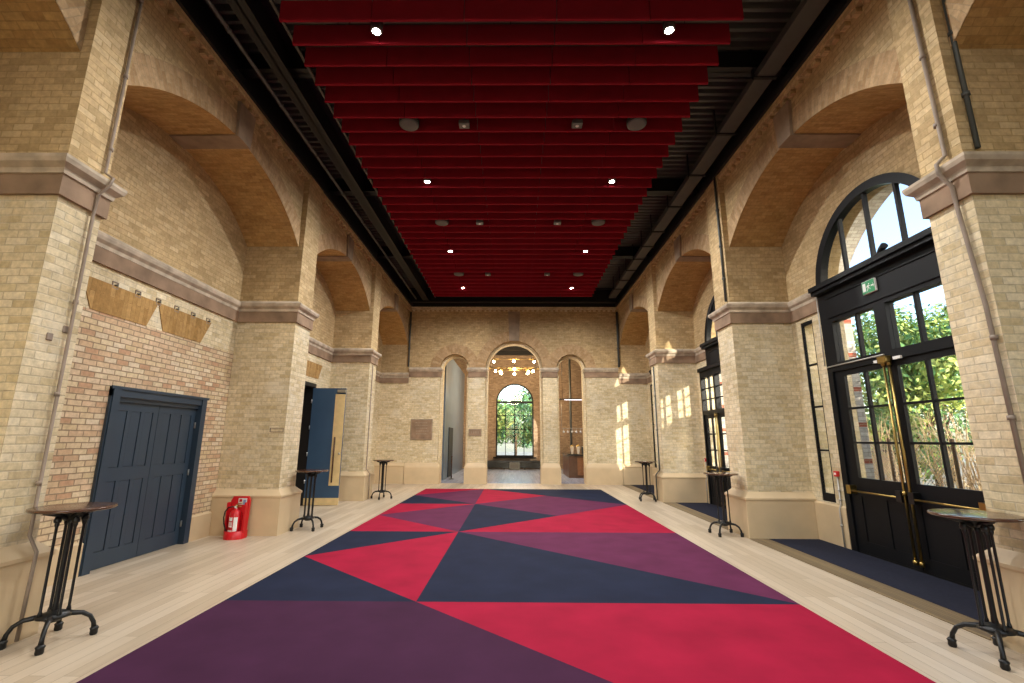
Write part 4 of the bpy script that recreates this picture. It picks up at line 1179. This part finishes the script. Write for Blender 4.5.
def foliage(c, R, n, size, mats, seed, flat=1.0):
    rg = random.Random(seed); p = MB(); p.recalc = False
    lumps = []
    for i in range(14):
        a = rg.uniform(0, 2*PI); e_ = rg.uniform(-.7, 1); rr_ = rg.uniform(.45, .8)
        d = Vector((math.cos(a)*math.sqrt(max(0, 1-e_*e_)), math.sin(a)*math.sqrt(max(0, 1-e_*e_)), e_))
        lumps.append((Vector((d.x*R[0]*rr_, d.y*R[1]*rr_, d.z*R[2]*rr_)), rg.uniform(.35, .55), rg.randrange(len(mats))))
    for i in range(n):
        lc, lr, mi = lumps[rg.randrange(len(lumps))]
        d = Vector((rg.gauss(0, 1), rg.gauss(0, 1), rg.gauss(0, 1))).normalized()
        rr_ = rg.uniform(.6, 1.02)
        q = Vector(c)+lc+Vector((d.x*R[0]*lr*rr_, d.y*R[1]*lr*rr_, d.z*R[2]*lr*rr_))
        nrm = (d+Vector((rg.uniform(-.8, .8), rg.uniform(-.8, .8), rg.uniform(-.5, .8)))).normalized()
        u = nrm.cross(Vector((rg.uniform(-1, 1), rg.uniform(-1, 1), rg.uniform(-1, 1)))).normalized(); v = nrm.cross(u)
        sz = size*rg.uniform(.6, 1.3)
        p.face([q-u*sz, q+v*sz*.45, q+u*sz, q-v*sz*.45], mi if rg.random() < .7 else rg.randrange(len(mats)))
    return p
def tree(x, y, h, R, n, mats, seed, lab, name='tree', size=.11, group=None, trunk=.12, base=.35):
    t = empty(name, (x, y, -.05), label=lab, cat='tree' if name == 'tree' else 'bush', group=group)
    cz = h-R[2]
    foliage((0, 0, cz), R, n, size, mats, seed).build('foliage', mats, t)
    rg = random.Random(seed+50); p = MB()
    p.tube([(0, 0, 0), (.05, .03, cz*.5), (0, .05, cz+R[2]*.3)], [trunk, trunk*.8, trunk*.3], 8)
    for i in range(5):
        a = rg.uniform(0, 2*PI)
        p.tube([(0, .03, cz*rg.uniform(.5, .9)), (math.cos(a)*R[0]*.6, math.sin(a)*R[1]*.6, cz+R[2]*rg.uniform(-.2, .5))], [trunk*.4, trunk*.12], 6)
    p.build('trunk', M['bark'], t)
    return t
LA, LB, LC_ = M['leaf_a'], M['leaf_b'], M['leaf_c']
tree(13.8, 10.6, 7.2, (2.6, 2.4, 3.2), 11000, [LA, LC_], 1, 'bushy green tree outside the right half of the near glazed doors')
tree(15.0, 17.2, 6.9, (2.4, 2.2, 3.0), 10000, [LA, LB], 2, 'lighter green tree outside the left half of the near glazed doors')
tree(19.5, 21.5, 7.6, (3.6, 3.6, 3.6), 9000, [LC_, LA], 3, 'dark green tree standing farther back beyond the near glazed doors')
tree(11.0, 14.0, 2.9, (1.3, 1.6, 1.3), 5000, [LB, LA], 4, 'yellow green bush low outside the near glazed doors', 'bush', .09)
tree(11.6, 20.3, 5.0, (2.2, 2.2, 2.2), 3400, [LA, LB], 5, 'green tree outside the second glazed doors')
# dry stems and a wire fence
def reeds(x, y, n, seed, lab):
    rg = random.Random(seed); p = MB(); p.recalc = False
    t = empty('dry_shrub', (x, y, -.05), label=lab, cat='shrub')
    for i in range(n):
        a = rg.uniform(0, 2*PI); r0 = rg.uniform(0, .7); h = rg.uniform(1.3, 2.5)
        b = Vector((math.cos(a)*r0, math.sin(a)*r0*1.6, 0)); l = Vector((rg.gauss(0, .3), rg.gauss(0, .35), h))
        m_ = b+l*.5+Vector((rg.gauss(0, .08), rg.gauss(0, .08), 0))
        p.tube([b, m_, b+l], [.010, .008, .004], 4, cap=False)
        for k in range(3):
            s0 = b+l*rg.uniform(.4, .95); p.tube([s0, s0+Vector((rg.gauss(0, .2), rg.gauss(0, .2), rg.uniform(.05, .35)))], [.006, .003], 3, cap=False)
    p.build('stems', M['reed'], t)
    p = MB(); p.lathe([(0, 0), (.5, 0), (.4, .12), (0, .16)], n=14); p.build('root_clump', M['bark'], t)
reeds(9.8, 10.0, 150, 11, 'dry straw-coloured shrub outside the near right glazed door leaf')
reeds(9.4, 12.6, 110, 12, 'dry twiggy shrub outside the middle of the near glazed doors')
t = empty('wire_fence', (8.15, 11.9, -.05), label='wire mesh fence on posts outside the near glazed doors', cat='fence')
for y in (-3, -1.5, 0, 1.5, 3):
    p = MB(); p.tube([(0, y, 0), (0, y, 1.8)], .03, 8); p.build('post', M['bark'], t)
p = MB(); p.recalc = False
for i in range(-40, 41):
    y = i*.075
    for sgn in (-1, 1):
        y0, y1 = y, y+sgn*1.7
        p.tube([(0, max(-3, min(3, y0)), .05 + (0 if abs(y0) <= 3 else 0)), (0, max(-3, min(3, y1)), .05+1.7*abs(max(-3, min(3, y1))-y0)/1.7)], .005, 3, cap=False)
p.build('mesh', M['conduit'], t)
tree(8.8, 1.3, 7.8, (1.8, 1.6, 3.3), 6500, [LC_, LA], 31, 'unseen tall evergreen added outside to shade the nearest glazed doors')  # out-of-view tree, added to block sun at the near doors
tree(8.9, 7.1, 4.1, (1.5, 1.4, 2.1), 11000, [LA, LC_], 32, 'unseen rounded green bush added outside to cut low sun at the second glazed doors', 'bush', .09)  # out-of-view bush, placed to keep low sun off the third pier
# trees beyond the far window
tree(-3.3, 40, 6.5, (3.0, 2.4, 3.0), 6500, [LA, LB], 21, 'green tree at left beyond the far arched window', size=.2)
tree(3.0, 39, 5.6, (2.6, 2.4, 2.6), 6500, [LB, LA], 22, 'green tree at right beyond the far arched window', size=.2)

tree(.2, 47, 6.6, (3.2, 2.4, 3.2), 6500, [LA, LC_], 23, 'hazy green tree in the middle beyond the far arched window', size=.2)
# ------------------------------------------------------------------ light
W = bpy.data.worlds.new('sky'); SC.world = W; W.use_nodes = True
nt = W.node_tree; bg = nt.nodes['Background']
sk = nt.nodes.new('ShaderNodeTexSky'); sk.sky_type = 'NISHITA'; sk.sun_disc = False
EL = math.radians(14); DX, DY = -.527, .850
sk.sun_elevation = math.radians(24); sk.sun_rotation = math.atan2(-DX, -DY)
sk.air_density = 1; sk.dust_density = 2
nt.links.new(sk.outputs[0], bg.inputs[0]); bg.inputs[1].default_value = .7
l = bpy.data.lights.new('sun', 'SUN'); l.energy = 8; l.angle = .009; l.color = (1, .9, .74)
o = bpy.data.objects.new('sun', l); COL.objects.link(o)
d = Vector((DX*math.cos(EL), DY*math.cos(EL), -math.sin(EL)))
o.rotation_euler = d.to_track_quat('-Z', 'Y').to_euler()
for c in RW:
    l = bpy.data.lights.new('window_portal', 'AREA'); l.shape = 'RECTANGLE'; l.size = 2.3; l.size_y = 5.3; l.cycles.is_portal = True
    o = bpy.data.objects.new('window_portal', l); COL.objects.link(o); o.location = (c, YR-.36, 3.15); o.rotation_euler = Vector((0, 1, 0)).to_track_quat('-Z', 'Z').to_euler()
for k in range(4):
    l = bpy.data.lights.new('window_portal', 'AREA'); l.shape = 'RECTANGLE'; l.size = 5.4; l.size_y = 2.6; l.energy = 1
    l.cycles.is_portal = True
    o = bpy.data.objects.new('window_portal', l); COL.objects.link(o); o.location = (XO+.01, DOORC[k], 2.8)
    o.rotation_euler = Vector((-1, 0, 0)).to_track_quat('-Z', 'Z').to_euler()
    l.size, l.size_y = 2.7, 5.6
l = bpy.data.lights.new('window_portal', 'AREA'); l.shape = 'RECTANGLE'; l.size = 2.4; l.size_y = 4.6; l.cycles.is_portal = True
o = bpy.data.objects.new('window_portal', l); COL.objects.link(o); o.location = (.07, YF+.4, 2.9); o.rotation_euler = Vector((0, -1, 0)).to_track_quat('-Z', 'Z').to_euler()
# two unseen pairs of downlights added behind the viewpoint to light camera-facing brick
for yy in (1.52, -1.6):
    for xx in (-1.82, 2.08):
        t = dup(dl, loc=(xx, yy, 7.025)); tag(t, 'unseen ceiling downlight added above and behind the viewpoint', 'ceiling light', 'ceiling downlights')
        for ch in t.children:
            if ch.type == 'LIGHT': ch.data = ch.data.copy(); ch.data.energy = 230

# ------------------------------------------------------------------ camera
f_, p_, yw, rl, x0_, cu_ = 466., .2077, .0093, .0042, .031, 510.1
fw = Vector((-math.sin(yw)*math.cos(p_), math.cos(yw)*math.cos(p_), math.sin(p_)))
rt = Vector((math.cos(yw), math.sin(yw), 0)); up = rt.cross(fw)
r2 = rt*math.cos(rl)+up*math.sin(rl); u2 = up*math.cos(rl)-rt*math.sin(rl)
cam = bpy.data.cameras.new('camera'); co = bpy.data.objects.new('camera', cam); COL.objects.link(co)
cam.sensor_fit = 'HORIZONTAL'; cam.sensor_width = 36; cam.lens = f_/1024*36
cam.shift_x = (512-cu_)/1024; cam.clip_start = .05; cam.clip_end = 300
mt = Matrix((r2, u2, -fw)).transposed().to_4x4(); mt.translation = Vector((x0_, 0, 1.7))
co.matrix_world = mt
SC.camera = co

vs = SC.view_settings
vs.view_transform = 'Standard'; vs.look = 'None'; vs.gamma = 1; vs.use_curve_mapping = False
vs.exposure = .15
SC.cycles.use_denoising = True
SC.cycles.max_bounces = 10; SC.cycles.diffuse_bounces = 6; SC.cycles.transparent_max_bounces = 24; SC.cycles.caustics_reflective = False; SC.cycles.caustics_refractive = False
SC.cycles.sample_clamp_indirect = 8
